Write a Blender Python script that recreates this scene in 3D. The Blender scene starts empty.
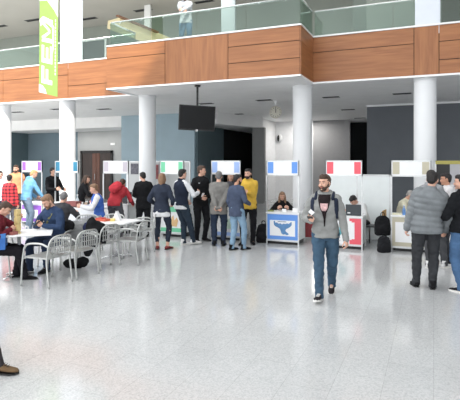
import bpy, bmesh, math, random
from mathutils import Vector, Matrix, noise
random.seed(7)
PI = math.pi
R = math.radians
scene = bpy.context.scene
COL = scene.collection
V = Vector

# ------------------------------------------------------------------ camera frame (eye 1.91 m, yawed 23 degrees left of the facade normal)
HC = 1.91
F = 480.0
YAW = R(23.0)
CY, SY = math.cos(YAW), math.sin(YAW)
HOR = 162.0

def at(px, d, z=0.0):
    """world point seen in column px at distance d along the view axis"""
    t = (px - 230.0) / F
    return V((d * (-SY + t * CY), d * (CY + t * SY), z))

def X_at(px, Y):
    t = (px - 230.0) / F
    return Y * (t * CY - SY) / (CY + t * SY)

# ------------------------------------------------------------------ materials
MATS = {}

def mat(name, col, rough=0.6, metal=0.0, bump=0.0, bscale=40.0, var=0.0, vscale=6.0, spec=0.5, emit=None, sheen=0.0, stretch=(1, 1, 1)):
    if name in MATS:
        return MATS[name]
    m = bpy.data.materials.new(name)
    m.use_nodes = True
    nt = m.node_tree
    b = nt.nodes['Principled BSDF']
    b.inputs['Base Color'].default_value = (*col, 1)
    b.inputs['Roughness'].default_value = rough
    b.inputs['Metallic'].default_value = metal
    b.inputs['Specular IOR Level'].default_value = spec
    if sheen:
        b.inputs['Sheen Weight'].default_value = sheen
    if emit:
        b.inputs['Emission Color'].default_value = (*emit[0], 1)
        b.inputs['Emission Strength'].default_value = emit[1]
    if bump or var:
        tc = nt.nodes.new('ShaderNodeTexCoord')
        mp = nt.nodes.new('ShaderNodeMapping')
        mp.inputs['Scale'].default_value = stretch
        nt.links.new(tc.outputs['Object'], mp.inputs['Vector'])
    if var:
        n = nt.nodes.new('ShaderNodeTexNoise')
        n.inputs['Scale'].default_value = vscale
        n.inputs['Detail'].default_value = 5
        nt.links.new(mp.outputs[0], n.inputs['Vector'])
        r = nt.nodes.new('ShaderNodeValToRGB')
        r.color_ramp.elements[0].position = .3
        r.color_ramp.elements[1].position = .7
        r.color_ramp.elements[0].color = (*[max(0, c * (1 - var)) for c in col], 1)
        r.color_ramp.elements[1].color = (*[min(1, c * (1 + var)) for c in col], 1)
        nt.links.new(n.outputs['Fac'], r.inputs['Fac'])
        nt.links.new(r.outputs['Color'], b.inputs['Base Color'])
    if bump:
        n2 = nt.nodes.new('ShaderNodeTexNoise')
        n2.inputs['Scale'].default_value = bscale
        n2.inputs['Detail'].default_value = 4
        nt.links.new(mp.outputs[0], n2.inputs['Vector'])
        bp = nt.nodes.new('ShaderNodeBump')
        bp.inputs['Strength'].default_value = bump
        bp.inputs['Distance'].default_value = 0.02
        nt.links.new(n2.outputs['Fac'], bp.inputs['Height'])
        nt.links.new(bp.outputs['Normal'], b.inputs['Normal'])
    MATS[name] = m
    return m

def srgb(r, g, b):
    f = lambda c: ((c / 255 + 0.055) / 1.055) ** 2.4 if c > 10.3 else c / 255 / 12.92
    return (f(r), f(g), f(b))

def cloth(name, r, g, b, var=.14, bump=.35):
    g_ = (r + g + b) / 3
    r, g, b = [6 + .94 * (c * .82 + g_ * .18) for c in (r, g, b)]
    return mat(name, srgb(r, g, b), .9, 0, bump, 14, var, 9, spec=.15)

def wood_mat(name, vertical):
    m = bpy.data.materials.new(name)
    m.use_nodes = True
    nt = m.node_tree
    b = nt.nodes['Principled BSDF']
    tc = nt.nodes.new('ShaderNodeTexCoord')
    mp = nt.nodes.new('ShaderNodeMapping')
    mp.inputs['Scale'].default_value = (9, 9, .7) if vertical else (.6, .6, 9)
    n = nt.nodes.new('ShaderNodeTexNoise')
    n.inputs['Scale'].default_value = 1.6
    n.inputs['Detail'].default_value = 7
    n.inputs['Distortion'].default_value = .6
    r = nt.nodes.new('ShaderNodeValToRGB')
    r.color_ramp.elements[0].position = .3
    r.color_ramp.elements[1].position = .75
    r.color_ramp.elements[0].color = (*srgb(140, 88, 52), 1)
    r.color_ramp.elements[1].color = (*srgb(168, 111, 68), 1)
    nt.links.new(tc.outputs['Object'], mp.inputs['Vector'])
    nt.links.new(mp.outputs[0], n.inputs['Vector'])
    nt.links.new(n.outputs['Fac'], r.inputs['Fac'])
    nt.links.new(r.outputs['Color'], b.inputs['Base Color'])
    b.inputs['Roughness'].default_value = .42
    return m

def glass_mat(name, tint, refl=.12):
    m = bpy.data.materials.new(name)
    m.use_nodes = True
    nt = m.node_tree
    nt.nodes.remove(nt.nodes['Principled BSDF'])
    out = nt.nodes['Material Output']
    tr = nt.nodes.new('ShaderNodeBsdfTransparent')
    tr.inputs['Color'].default_value = (*tint, 1)
    gl = nt.nodes.new('ShaderNodeBsdfGlossy')
    gl.inputs['Roughness'].default_value = .02
    gl.inputs['Color'].default_value = (.9, 1, .96, 1)
    lw = nt.nodes.new('ShaderNodeLayerWeight')
    lw.inputs['Blend'].default_value = .22
    mr = nt.nodes.new('ShaderNodeMapRange')
    mr.inputs['To Min'].default_value = refl
    mr.inputs['To Max'].default_value = .4
    mx = nt.nodes.new('ShaderNodeMixShader')
    nt.links.new(lw.outputs['Fresnel'], mr.inputs['Value'])
    nt.links.new(mr.outputs['Result'], mx.inputs['Fac'])
    nt.links.new(tr.outputs[0], mx.inputs[1])
    nt.links.new(gl.outputs[0], mx.inputs[2])
    nt.links.new(mx.outputs[0], out.inputs['Surface'])
    return m

def floor_mat():
    m = bpy.data.materials.new('polished_granite_tiles')
    m.use_nodes = True
    nt = m.node_tree
    L = nt.links.new
    b = nt.nodes['Principled BSDF']
    tc = nt.nodes.new('ShaderNodeTexCoord')
    # speckle
    v = nt.nodes.new('ShaderNodeTexVoronoi')
    v.inputs['Scale'].default_value = 85
    L(tc.outputs['Object'], v.inputs['Vector'])
    r = nt.nodes.new('ShaderNodeValToRGB')
    e = r.color_ramp.elements
    e[0].position = 0; e[0].color = (*srgb(182, 184, 185), 1)
    e[1].position = 1; e[1].color = (*srgb(206, 207, 207), 1)
    k = r.color_ramp.elements.new(.35); k.color = (*srgb(193, 195, 195), 1)
    sep = nt.nodes.new('ShaderNodeSeparateColor')
    L(v.outputs['Color'], sep.inputs[0])
    L(sep.outputs[0], r.inputs['Fac'])
    # large cloudy variation
    n = nt.nodes.new('ShaderNodeTexNoise'); n.inputs['Scale'].default_value = .9; n.inputs['Detail'].default_value = 4
    L(tc.outputs['Object'], n.inputs['Vector'])
    # tiles
    br = nt.nodes.new('ShaderNodeTexBrick')
    br.offset = 0.5
    br.inputs['Scale'].default_value = 1
    br.inputs['Brick Width'].default_value = .8
    br.inputs['Row Height'].default_value = .4
    br.inputs['Mortar Size'].default_value = .0025
    br.inputs['Mortar Smooth'].default_value = .3
    br.inputs['Bias'].default_value = 0
    br.inputs['Color1'].default_value = (1, 1, 1, 1)
    br.inputs['Color2'].default_value = (.965, .965, .967, 1)
    br.inputs['Mortar'].default_value = (.74, .74, .74, 1)
    mp = nt.nodes.new('ShaderNodeMapping')
    mp.inputs['Rotation'].default_value = (0, 0, PI / 2)
    L(tc.outputs['Object'], mp.inputs['Vector'])
    L(mp.outputs[0], br.inputs['Vector'])
    mul = nt.nodes.new('ShaderNodeMix'); mul.data_type = 'RGBA'; mul.blend_type = 'MULTIPLY'
    mul.inputs[0].default_value = 1
    L(r.outputs['Color'], mul.inputs[6]); L(br.outputs['Color'], mul.inputs[7])
    mr = nt.nodes.new('ShaderNodeMapRange'); mr.inputs['To Min'].default_value = .93; mr.inputs['To Max'].default_value = 1.06
    L(n.outputs['Fac'], mr.inputs['Value'])
    mul2 = nt.nodes.new('ShaderNodeMix'); mul2.data_type = 'RGBA'; mul2.blend_type = 'MULTIPLY'
    mul2.inputs[0].default_value = 1
    L(mul.outputs[2], mul2.inputs[6])
    cmb = nt.nodes.new('ShaderNodeCombineColor')
    for i in range(3):
        L(mr.outputs[0], cmb.inputs[i])
    L(cmb.outputs[0], mul2.inputs[7])
    L(mul2.outputs[2], b.inputs['Base Color'])
    mr2 = nt.nodes.new('ShaderNodeMapRange'); mr2.inputs['To Min'].default_value = .07; mr2.inputs['To Max'].default_value = .17
    L(n.outputs['Fac'], mr2.inputs['Value'])
    L(mr2.outputs[0], b.inputs['Roughness'])
    b.inputs['Specular IOR Level'].default_value = .8
    return m

def plaid_mat():
    m = bpy.data.materials.new('red_plaid_flannel')
    m.use_nodes = True
    nt = m.node_tree
    L = nt.links.new
    b = nt.nodes['Principled BSDF']
    b.inputs['Roughness'].default_value = .9
    tc = nt.nodes.new('ShaderNodeTexCoord')
    sp = nt.nodes.new('ShaderNodeSeparateXYZ')
    L(tc.outputs['Object'], sp.inputs[0])
    outs = []
    for ax in (0, 2):
        a = nt.nodes.new('ShaderNodeMath'); a.operation = 'MULTIPLY'; a.inputs[1].default_value = 11
        L(sp.outputs[ax], a.inputs[0])
        f = nt.nodes.new('ShaderNodeMath'); f.operation = 'FRACT'; L(a.outputs[0], f.inputs[0])
        g = nt.nodes.new('ShaderNodeMath'); g.operation = 'GREATER_THAN'; g.inputs[1].default_value = .58
        L(f.outputs[0], g.inputs[0])
        outs.append(g)
    s = nt.nodes.new('ShaderNodeMath'); s.operation = 'ADD'
    L(outs[0].outputs[0], s.inputs[0]); L(outs[1].outputs[0], s.inputs[1])
    h = nt.nodes.new('ShaderNodeMath'); h.operation = 'DIVIDE'; h.inputs[1].default_value = 2
    L(s.outputs[0], h.inputs[0])
    r = nt.nodes.new('ShaderNodeValToRGB'); r.color_ramp.interpolation = 'CONSTANT'
    e = r.color_ramp.elements
    e[0].position = 0; e[0].color = (*srgb(205, 60, 66), 1)
    e[1].position = .75; e[1].color = (*srgb(50, 30, 40), 1)
    k = r.color_ramp.elements.new(.3); k.color = (*srgb(140, 38, 46), 1)
    L(h.outputs[0], r.inputs['Fac']); L(r.outputs['Color'], b.inputs['Base Color'])
    return m

M_PLASTER = mat('white_plaster', srgb(226, 227, 228), .7, 0, .05, 30, .03, 2)
M_CEIL = mat('soffit_plaster', srgb(243, 243, 243), .8, 0, .03, 20, .03, 2)
M_UCEIL = mat('upper_ceiling_plaster', srgb(178, 176, 170), .8, 0, 0, 20, .03, 1)
M_WHITE = mat('white_laminate', srgb(238, 239, 240), .35, var=.015, vscale=3)
M_PANEL = mat('partition_panel', srgb(222, 226, 226), .45, var=.02, vscale=2)
M_ALU = mat('aluminium_profile', srgb(205, 207, 208), .32, .75, var=.05, vscale=20)
M_CHAIR = mat('brushed_aluminium_tube', srgb(190, 192, 190), .3, .8, var=.06, vscale=25)
M_STEEL = mat('stainless_rail', srgb(220, 222, 222), .25, .6, var=.04, vscale=10)
M_BLACK = mat('black_plastic', srgb(20, 21, 23), .4, var=.1, vscale=12)
M_SCREEN = mat('tv_screen', srgb(14, 15, 17), .3, spec=.2, var=.05, vscale=3)
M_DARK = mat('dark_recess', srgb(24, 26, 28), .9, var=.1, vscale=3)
M_GREYWALL = mat('slate_grey_wall', srgb(104, 109, 115), .75, 0, .06, 25, .05, 1.5)
M_BLUEWALL = mat('blue_grey_wall', srgb(162, 183, 194), .75, 0, .06, 25, .04, 1.5)
M_TEALWALL = mat('dark_teal_wall', srgb(92, 110, 116), .75, 0, .06, 25, .05, 1.5)
M_MIDWALL = mat('mid_grey_wall', srgb(176, 178, 178), .75, 0, .05, 25, .04, 1.5)
M_LEFTWALL = mat('left_slate_wall', srgb(116, 134, 144), .75, 0, .05, 25, .04, 1.5)
M_UPWALL = mat('upper_wall', srgb(138, 144, 137), .75, 0, .05, 25, .04, 1.5)
M_UPBLOCK = mat('upper_partition_paint', srgb(138, 146, 138), .7, 0, .05, 25, .04, 1.5)
M_WOODH = wood_mat('cherry_veneer_horizontal', False)
M_WOODV = wood_mat('cherry_veneer_vertical', True)
M_DOORW = mat('dark_door_wood', srgb(52, 38, 34), .45, var=.25, vscale=5, stretch=(4, 4, .4))
M_DOORR = mat('reddish_door_wood', srgb(96, 56, 40), .4, var=.25, vscale=5, stretch=(5, 5, .4))
M_GLASS = glass_mat('green_tinted_glass', (.8, .86, .83), .03)
M_CREAM = mat('cream_paint', srgb(222, 208, 168), .6, var=.05, vscale=4)
M_CHROME = mat('chrome', srgb(225, 226, 228), .12, 1, var=.03, vscale=10)

# ------------------------------------------------------------------ mesh builder
class MB:
    def __init__(s):
        s.v = []; s.f = []; s.m = []
    def add(s, vs, fs, mi=0):
        o = len(s.v)
        s.v += [V(a) for a in vs]
        s.f += [tuple(i + o for i in f) for f in fs]
        s.m += [mi] * len(fs)
    def box(s, x0, x1, y0, y1, z0, z1, mi=0, mx=None):
        vs = [V((x, y, z)) for z in (z0, z1) for y in (y0, y1) for x in (x0, x1)]
        if mx is not None:
            vs = [mx @ a for a in vs]
        s.add(vs, [(0, 2, 3, 1), (4, 5, 7, 6), (0, 1, 5, 4), (2, 6, 7, 3), (0, 4, 6, 2), (1, 3, 7, 5)], mi)
    def loft(s, rings, mi=0, caps=True):
        n = len(rings[0])
        vs = [p for r in rings for p in r]
        fs = []
        for i in range(len(rings) - 1):
            for j in range(n):
                k = (j + 1) % n
                fs.append((i * n + j, i * n + k, (i + 1) * n + k, (i + 1) * n + j))
        if caps:
            fs.append(tuple(reversed(range(n))))
            fs.append(tuple(range((len(rings) - 1) * n, len(rings) * n)))
        s.add(vs, fs, mi)
    def tube(s, pts, r, n=8, mi=0):
        pts = [V(p) for p in pts]
        rr = r if isinstance(r, (list, tuple)) else [r] * len(pts)
        rings = []
        up = None
        for i, p in enumerate(pts):
            a = pts[max(i - 1, 0)]; b = pts[min(i + 1, len(pts) - 1)]
            d = (b - a).normalized()
            if up is None:
                up = V((0, 0, 1)) if abs(d.z) < .9 else V((1, 0, 0))
            x = up.cross(d)
            if x.length < 1e-5:
                x = V((1, 0, 0)).cross(d)
            x.normalize()
            y = d.cross(x); up = y
            rings.append([p + (x * math.cos(2 * PI * j / n) + y * math.sin(2 * PI * j / n)) * rr[i] for j in range(n)])
        s.loft(rings, mi)
    def ell(s, c, r, n=12, mi=0, mx=None):
        c = V(c)
        m = n // 2 + 1
        vs = []; fs = []
        vs.append(V((0, 0, -1)))
        for i in range(1, m):
            ph = -PI / 2 + PI * i / m
            for j in range(n):
                th = 2 * PI * j / n
                vs.append(V((math.cos(ph) * math.cos(th), math.cos(ph) * math.sin(th), math.sin(ph))))
        vs.append(V((0, 0, 1)))
        for j in range(n):
            k = (j + 1) % n
            fs.append((0, 1 + k, 1 + j))
            for i in range(m - 2):
                a = 1 + i * n
                fs.append((a + j, a + k, a + n + k, a + n + j))
            a = 1 + (m - 2) * n
            fs.append((a + j, a + k, len(vs) - 1))
        rv = V(r)
        o = []
        for q in vs:
            q = V((q.x * rv.x, q.y * rv.y, q.z * rv.z))
            if mx is not None:
                q = mx @ q
            o.append(q + c)
        s.add(o, fs, mi)
    def cone(s, a, b, ra, rb, n=12, mi=0):
        a = V(a); b = V(b); d = (b - a)
        if d.length < 1e-6:
            return
        d.normalize()
        x = d.orthogonal().normalized(); y = d.cross(x)
        s.loft([[p + (x * math.cos(2 * PI * j / n) + y * math.sin(2 * PI * j / n)) * r for j in range(n)] for p, r in ((a, ra), (b, rb))], mi)
    def chain(s, pts, rs, n=12, mi=0):
        for i in range(len(pts)):
            s.ell(pts[i], (rs[i],) * 3, n, mi)
            if i:
                s.cone(pts[i - 1], pts[i], rs[i - 1], rs[i], n, mi)
    def prism(s, poly, h0, h1, fr=None, mi=0):
        """poly in (u,v); fr maps (u,v,w)->point"""
        fr = fr or (lambda u, v, w: V((u, v, w)))
        n = len(poly)
        vs = [fr(u, v, h0) for u, v in poly] + [fr(u, v, h1) for u, v in poly]
        fs = [tuple(reversed(range(n))), tuple(range(n, 2 * n))]
        for j in range(n):
            k = (j + 1) % n
            fs.append((j, k, n + k, n + j))
        s.add(vs, fs, mi)
    def mesh(s, name, mats, smooth=False):
        me = bpy.data.meshes.new(name)
        me.from_pydata([tuple(a) for a in s.v], [], s.f)
        if not isinstance(mats, (list, tuple)):
            mats = [mats]
        for m in mats:
            me.materials.append(m)
        for i, p in enumerate(me.polygons):
            p.material_index = s.m[i]
            p.use_smooth = smooth
        bm = bmesh.new(); bm.from_mesh(me)
        bmesh.ops.recalc_face_normals(bm, faces=bm.faces)
        bm.to_mesh(me); bm.free()
        return me
    def build(s, name, mats, parent=None, smooth=False, loc=None, rz=0):
        o = bpy.data.objects.new(name, s.mesh(name, mats, smooth))
        COL.objects.link(o)
        if parent is not None:
            o.parent = parent
        if loc is not None:
            o.location = loc
        if rz:
            o.rotation_euler = (0, 0, rz)
        return o

def tag(o, label=None, cat=None, group=None, kind=None):
    if label: o['label'] = label
    if cat: o['category'] = cat
    if group: o['group'] = group
    if kind: o['kind'] = kind
    return o

def empty(name, loc, rz=0, label=None, cat=None, group=None):
    o = bpy.data.objects.new(name, None)
    COL.objects.link(o)
    o.empty_display_size = .2
    o.location = loc
    o.rotation_euler = (0, 0, rz)
    return tag(o, label, cat, group)

def struct(mb, name, mats, smooth=False):
    return tag(mb.build(name, mats, smooth=smooth), kind='structure')

def bevel(o, w=.004, seg=2):
    b = o.modifiers.new('bevel', 'BEVEL')
    b.width = w; b.segments = seg; b.limit_method = 'ANGLE'
    return o

def copy_tree(o, parent=None):
    c = o.copy(); COL.objects.link(c); c.parent = parent
    for ch in list(o.children):
        copy_tree(ch, c)
    return c

def bez(pts, n=6):
    """Catmull-Rom through pts"""
    pts = [V(p) for p in pts]
    P = [pts[0]] + pts + [pts[-1]]
    out = []
    for i in range(1, len(P) - 2):
        for k in range(n):
            t = k / n
            a, b, c, d = P[i - 1], P[i], P[i + 1], P[i + 2]
            out.append(.5 * ((2 * b) + (c - a) * t + (2 * a - 5 * b + 4 * c - d) * t * t + (3 * b - a - 3 * c + d) * t ** 3))
    out.append(pts[-1])
    return out

FINAL = []   # (object, hand meshes to append) : modifiers applied in one pass at the end

# ------------------------------------------------------------------ SETTING
YF, YC0, YB = 12.55, 11.27, 18.2     # side fascias, central fascia, back wall line
ZS, ZP, ZR = 4.0, 5.23, 5.95         # soffit, parapet top, handrail
XL, XR = X_at(107, YC0), X_at(300, YC0)   # central balcony ends
XMIN, XMAX = -27.0, 9.0

b = MB(); b.box(-34, 12, -10, 27, -.3, 0)
struct(b, 'floor', floor_mat())

# soffit slab of the gallery (the ceiling over the stands), upper floor on top
b = MB()
xb = X_at(262, 21); xp = X_at(253, 21) + .15
b.box(XMIN, XL, YF + .06, YB, ZS, ZS + 1.0)
b.box(XL, XR, YC0 + .06, YB, ZS, ZS + 1.0)
b.box(XR, XMAX, YF + .06, YB, ZS, ZS + 1.0)
b.prism([(-8.35, YB), (XMAX, YB), (XMAX, 27), (xp, 27), (xp, 21.1), (xb, 21.1)], ZS, ZS + 1.0)
struct(b, 'ceiling', M_CEIL)
# dropped ceiling at the left rear
b = MB()
xa, xb = X_at(197, YB) + .0, X_at(262, 21)
xp = X_at(253, 21) + .15
poly = [(XMIN, YB), (-8.35, YB), (xb, 21.1), (xp, 21.1), (xp, 27), (XMIN, 27)]
b.prism(poly, 3.5, 4.95)
struct(b, 'ceiling_dropped', M_CEIL)

# back walls of the lower level
b = MB(); b.box(X_at(367, YB), XMAX, YB, 27, 0, ZS - .002)
struct(b, 'wall_right_rear', M_GREYWALL)
b = MB(); b.box(X_at(367, YB) - .02, XMAX, YB - .02, YB, ZS - .07, ZS - .002)
struct(b, 'trim_1', M_WHITE)
b = MB(); b.box(X_at(122, YB), X_at(195, YB), YB, 21, 0, 3.499); b.box(X_at(122, YB), X_at(195, YB), YB - .05, YB, 0, 3.998)
struct(b, 'wall_centre_blue', M_BLUEWALL)
b = MB(); b.box(X_at(195, YB) + .001, X_at(195, YB) + .1, YB + .05, 20.9, 0, 3.498)
b.box(X_at(195, YB) + .1, X_at(222, 21), 20.9, 21, 0, 3.498)
struct(b, 'wall_passage_teal', M_TEALWALL)
b = MB(); b.box(X_at(253, 21), X_at(265, 21), 20.9, 21.1, 0, 3.498)
struct(b, 'wall_pier', mat('pier_grey', srgb(134, 135, 135), .75, var=.04))
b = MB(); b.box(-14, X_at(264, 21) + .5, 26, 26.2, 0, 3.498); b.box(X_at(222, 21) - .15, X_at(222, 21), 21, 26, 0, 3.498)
struct(b, 'wall_corridor_end', M_DARK)  # near-black colour stands for the unlit depth of the corridor
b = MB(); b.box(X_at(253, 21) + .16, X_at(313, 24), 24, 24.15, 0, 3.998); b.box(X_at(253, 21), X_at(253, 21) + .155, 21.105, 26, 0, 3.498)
struct(b, 'wall_rear_lit', mat('rear_wall_lit', srgb(240, 241, 243), .7, var=.03))  # lit stretch of the rear wall, its brightness put into the colour
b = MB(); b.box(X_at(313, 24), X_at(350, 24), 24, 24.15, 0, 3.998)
struct(b, 'wall_rear_shaded', mat('rear_wall_shaded', srgb(150, 150, 152), .7, var=.03))  # same rear wall, less lit stretch painted darker
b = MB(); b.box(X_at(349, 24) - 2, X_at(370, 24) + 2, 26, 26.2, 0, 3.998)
struct(b, 'wall_rear_dark', M_DARK)  # shade beyond the opening painted as a near-black wall
b = MB(); b.box(XMIN, X_at(122, 20.3), 20.3, 20.45, 0, 3.498); b.box(X_at(78, 20.3), X_at(122, 20.3), 20.28, 20.3, 0, 3.497, 1)
struct(b, 'wall_left_rear', [M_LEFTWALL, M_MIDWALL])
b = MB(); b.box(X_at(14, YB) - 1.2, X_at(20, 20.3), YB + .1, 20.3, 0, 3.497)
struct(b, 'wall_left_return', M_TEALWALL)
# room shell beyond the frame
b = MB(); b.box(12, 12.2, -10, 27, 0, 12); struct(b, 'wall_right', M_PLASTER)
b = MB(); b.box(-34.2, -34, -10, 27, 0, 12); struct(b, 'wall_left', M_PLASTER)
# unseen slab added to block the sun on the right; the rest open to the sky
b = MB(); b.box(-1.36 + .15, 12, -22, 12.6, 12, 12.3); struct(b, 'sun_blocking_slab', M_PLASTER)

# doors
def wall_door(x0, x1, z1, y, name):
    t = empty(name, ((x0 + x1) / 2, y, 0)); t['kind'] = 'structure'
    w = (x1 - x0) / 2
    b = MB()
    b.box(-w, -w + .12, -.05, .02, 0, z1); b.box(w - .12, w, -.05, .02, 0, z1); b.box(-w, w, -.05, .02, z1 - .14, z1)
    b.build('door_frame', mat('near_black_door_frame', srgb(30, 28, 28), .5, var=.1), t)
    b = MB(); b.box(-w + .12, -.25, -.02, .02, 0, z1 - .14); b.build('door_leaf', M_DOORW, t)
    b = MB(); b.box(-.25, -.02, -.035, .02, 0, z1 - .14); b.box(.0, .22, -.035, .02, 0, z1 - .14); b.build('door_leaf', M_DOORR, t)
    b = MB(); b.box(.22, w - .12, -.02, .02, 0, z1 - .14); b.build('door_leaf', M_DOORW, t)
    b = MB(); b.tube([(-.05, -.09, 1.0), (-.05, -.09, 1.3)], .012); b.build('door_handle', M_STEEL, t)
wall_door(X_at(81, 20.25), X_at(113, 20.25), 2.5, 20.24, 'door_1')
b = MB(); b.box(-.14, .14, -.03, 0, -.06, .06)
o = b.build('exit_sign', M_WHITE, loc=(X_at(113, 20.27), 20.27, 2.83)); tag(o, 'small white sign plate on grey wall above right corner of dark door', 'sign')

# fascias with veneer panels
def fascia(name, x0, x1, y, panels, ends=()):
    """panels: list of (xa, xb, [z joints], vertical)"""
    b = MB()
    b.box(x0, x1, y + .02, y + .1, ZS, ZP)          # dark core
    for xa, xb, js, vert in panels:
        zs = [ZS + .02] + js + [ZP - .03]
        for i in range(len(zs) - 1):
            b.box(xa + .008, xb - .008, y, y + .025, zs[i] + (.008 if i else 0), zs[i + 1] - .008, 2 if vert else 1)
    b.box(x0, x1, y - .015, y + .14, ZP - .03, ZP + .01, 3)
    b.box(x0, x1, y - .01, y + .12, ZS - .025, ZS + .02, 3)
    return struct(b, name, [M_DARK, M_WOODH, M_WOODV, M_WHITE])

fascia('trim_2', XL, XR, YC0, [(XL, X_at(165, YC0), [4.85], False), (X_at(165, YC0), X_at(228, YC0), [], True), (X_at(228, YC0), XR, [4.42, 4.84], False)])
fascia('trim_3', XR - .1, XMAX, YF, [(XR - .1, X_at(414, YF), [4.8], False), (X_at(414, YF), X_at(439, YF), [], True), (X_at(439, YF), XMAX, [4.36, 4.8], False)])
fascia('trim_4', XMIN, XL + .1, YF, [(XMIN, X_at(3, YF), [4.8], False), (X_at(3, YF), X_at(68, YF), [4.8], False), (X_at(68, YF), XL + .1, [4.43], False)])
# the return sides of the central balcony
for nm, xs, s in (('trim_5', XR, 1), ('trim_6', XL, -1)):
    b = MB()
    a0, a1 = (xs - .08, xs + .0) if s > 0 else (xs, xs + .08)
    b.box(a0 + .0, a1 - .0, YC0 + .1, YF, ZS, ZP)
    p0, p1 = (xs, xs + .022) if s > 0 else (xs - .022, xs)
    b.box(p0, p1, YC0 + .01, YF, ZS + .02, 4.8, 1); b.box(p0, p1, YC0 + .01, YF, 4.81, ZP - .03, 1)
    b.box(min(a0, p0), max(a1, p1) + .01, YC0, YF, ZP - .03, ZP + .01, 2)
    b.box(min(a0, p0), max(a1, p1), YC0, YF, ZS - .025, ZS + .02, 2)
    struct(b, nm, [M_DARK, M_WOODH, M_WHITE])

# upper storey shell
b = MB(); b.box(XMIN, XMAX, YB, YB + .2, 5.0, 8.25); struct(b, 'wall_upper_rear', M_UPWALL)
b = MB(); b.box(XMIN, XMAX, 12.6, YB + .2, 8.25, 8.5); struct(b, 'ceiling_upper', M_UCEIL)
b = MB(); b.box(XMIN, X_at(33, YF), 12.58, 12.6, 8.25, 12); b.box(X_at(33, YF), XMAX, 12.58, 12.6, 8.25, 12); struct(b, 'wall_upper_front', M_PLASTER)
def uwall(px0, px1, Y, z1, m, name, th=.2, z0=5.0):
    b = MB(); b.box(X_at(px0, Y), X_at(px1, Y), Y, Y + th, z0, z1); return struct(b, name, m)
uwall(353, 366.5, 17, 8.24, mat('upper_dark_green_panel', srgb(112, 122, 116), .6, var=.04), 'wall_upper_panel')
uwall(366.5, 415, 15.5, 8.24, M_UPBLOCK, 'wall_upper_block')
uwall(442, 470, 15, 8.24, mat('upper_dark_panel', srgb(88, 86, 80), .6, var=.05), 'wall_upper_dark_right')  # one even dark tone for this panel
uwall(196, 222, 17.5, 6.9, mat('upper_grey_green', srgb(126, 134, 128), .6, var=.05), 'wall_upper_niche')
b = MB(); x0, x1 = X_at(81, 18), X_at(104, 18)
t = empty('door_2', ((x0 + x1) / 2, 18.1, 5.0)); t['kind'] = 'structure'
w = (x1 - x0) / 2
b.box(-w, w, -.03, .05, 0, 2.55); b.build('door_leaf', mat('anthracite_door', srgb(70, 74, 76), .4, var=.05), t)
b = MB(); b.box(-w - .05, w + .05, -.06, .0, 2.55, 2.63); b.box(-w - .08, -w, -.06, .0, 0, 2.63); b.box(w, w + .08, -.06, 0, 0, 2.63); b.build('door_frame', M_WHITE, t)
b = MB(); b.box(-w + .1, -w + .9, -.045, -.03, 1.2, 1.6); b.build('door_window', M_GLASS, t)

# columns
GC = 'round white columns carrying the gallery'
colpx = [(3.5, 'cut by the left photo edge'), (67.5, 'behind the blue-green booth'), (147.5, 'beside the man in a black suit'), (302.5, 'between the blue and the red booth'), (425, 'behind the beige booth')]
for px, w in colpx:
    b = MB()
    n = 48
    r = .265
    zs = [0, .02, 3.92, 3.94, 4.0]
    rs = [r, r, r, r + .012, r + .012]
    b.loft([[V((rr * math.cos(2 * PI * j / n), rr * math.sin(2 * PI * j / n), z)) for j in range(n)] for z, rr in zip(zs, rs)])
    o = b.build('column', mat('column_plaster', srgb(232, 234, 236), .5, var=.015, vscale=2), smooth=True, loc=(X_at(px, 12.95), 12.95, 0))
    tag(o, 'tall round white column %s' % w, 'column', GC)
    o['kind'] = 'structure'
    b2 = o.modifiers.new('es', 'EDGE_SPLIT')
def ucol(px0, px1, Y, nm, m):
    b = MB(); x0, x1 = X_at(px0, Y), X_at(px1, Y)
    b.box(x0, x1, Y, Y + .12, 5.0, 8.25)
    o = struct(b, nm, m); return bevel(o, .02)
m = mat('upper_column_paint', srgb(214, 220, 228), .6, var=.02)
ucol(60, 80.5, 12.56, 'wall_upper_column_left', m)
ucol(415, 440.5, 12.56, 'wall_upper_column_right', m)
ucol(221, 235, 16.0, 'wall_upper_column_centre', mat('upper_column_grey', srgb(190, 200, 204), .6, var=.02))
ucol(144, 150, 16.5, 'wall_upper_column_slim', M_WHITE)

# sloping cream stair string seen through the balustrade
b = MB()
a, c = at(114, 17.0, 1.91 + 143 * 17.0 / 480), at(166, 19.0, 1.91 + 122 * 19 / 480)
def slope_box(b, a, c, w, h, mi=0):
    d = (c - a); L_ = d.length; d.normalize()
    x = d.cross(V((0, 0, 1))).normalized(); z = x.cross(d)
    mx = Matrix((x, d, z)).transposed().to_4x4(); mx.translation = a
    b.box(-w / 2, w / 2, 0, L_, -h, 0, mi, mx)
t = empty('staircase', a, label='cream sloping stair flank behind the upper glass balustrade, left of the balcony person', cat='staircase')
b = MB(); slope_box(b, V((0, 0, 0)), c - a, .7, .28); bb = b.build('stair_flank', M_CREAM, t)
b = MB(); slope_box(b, V((.35, -.3, .02)), (c - a) * .75 + V((.35, -.3, .02)), .12, .05); b.build('handrail', mat('brown_wooden_rail', srgb(120, 84, 62), .5, var=.1), t)

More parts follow.
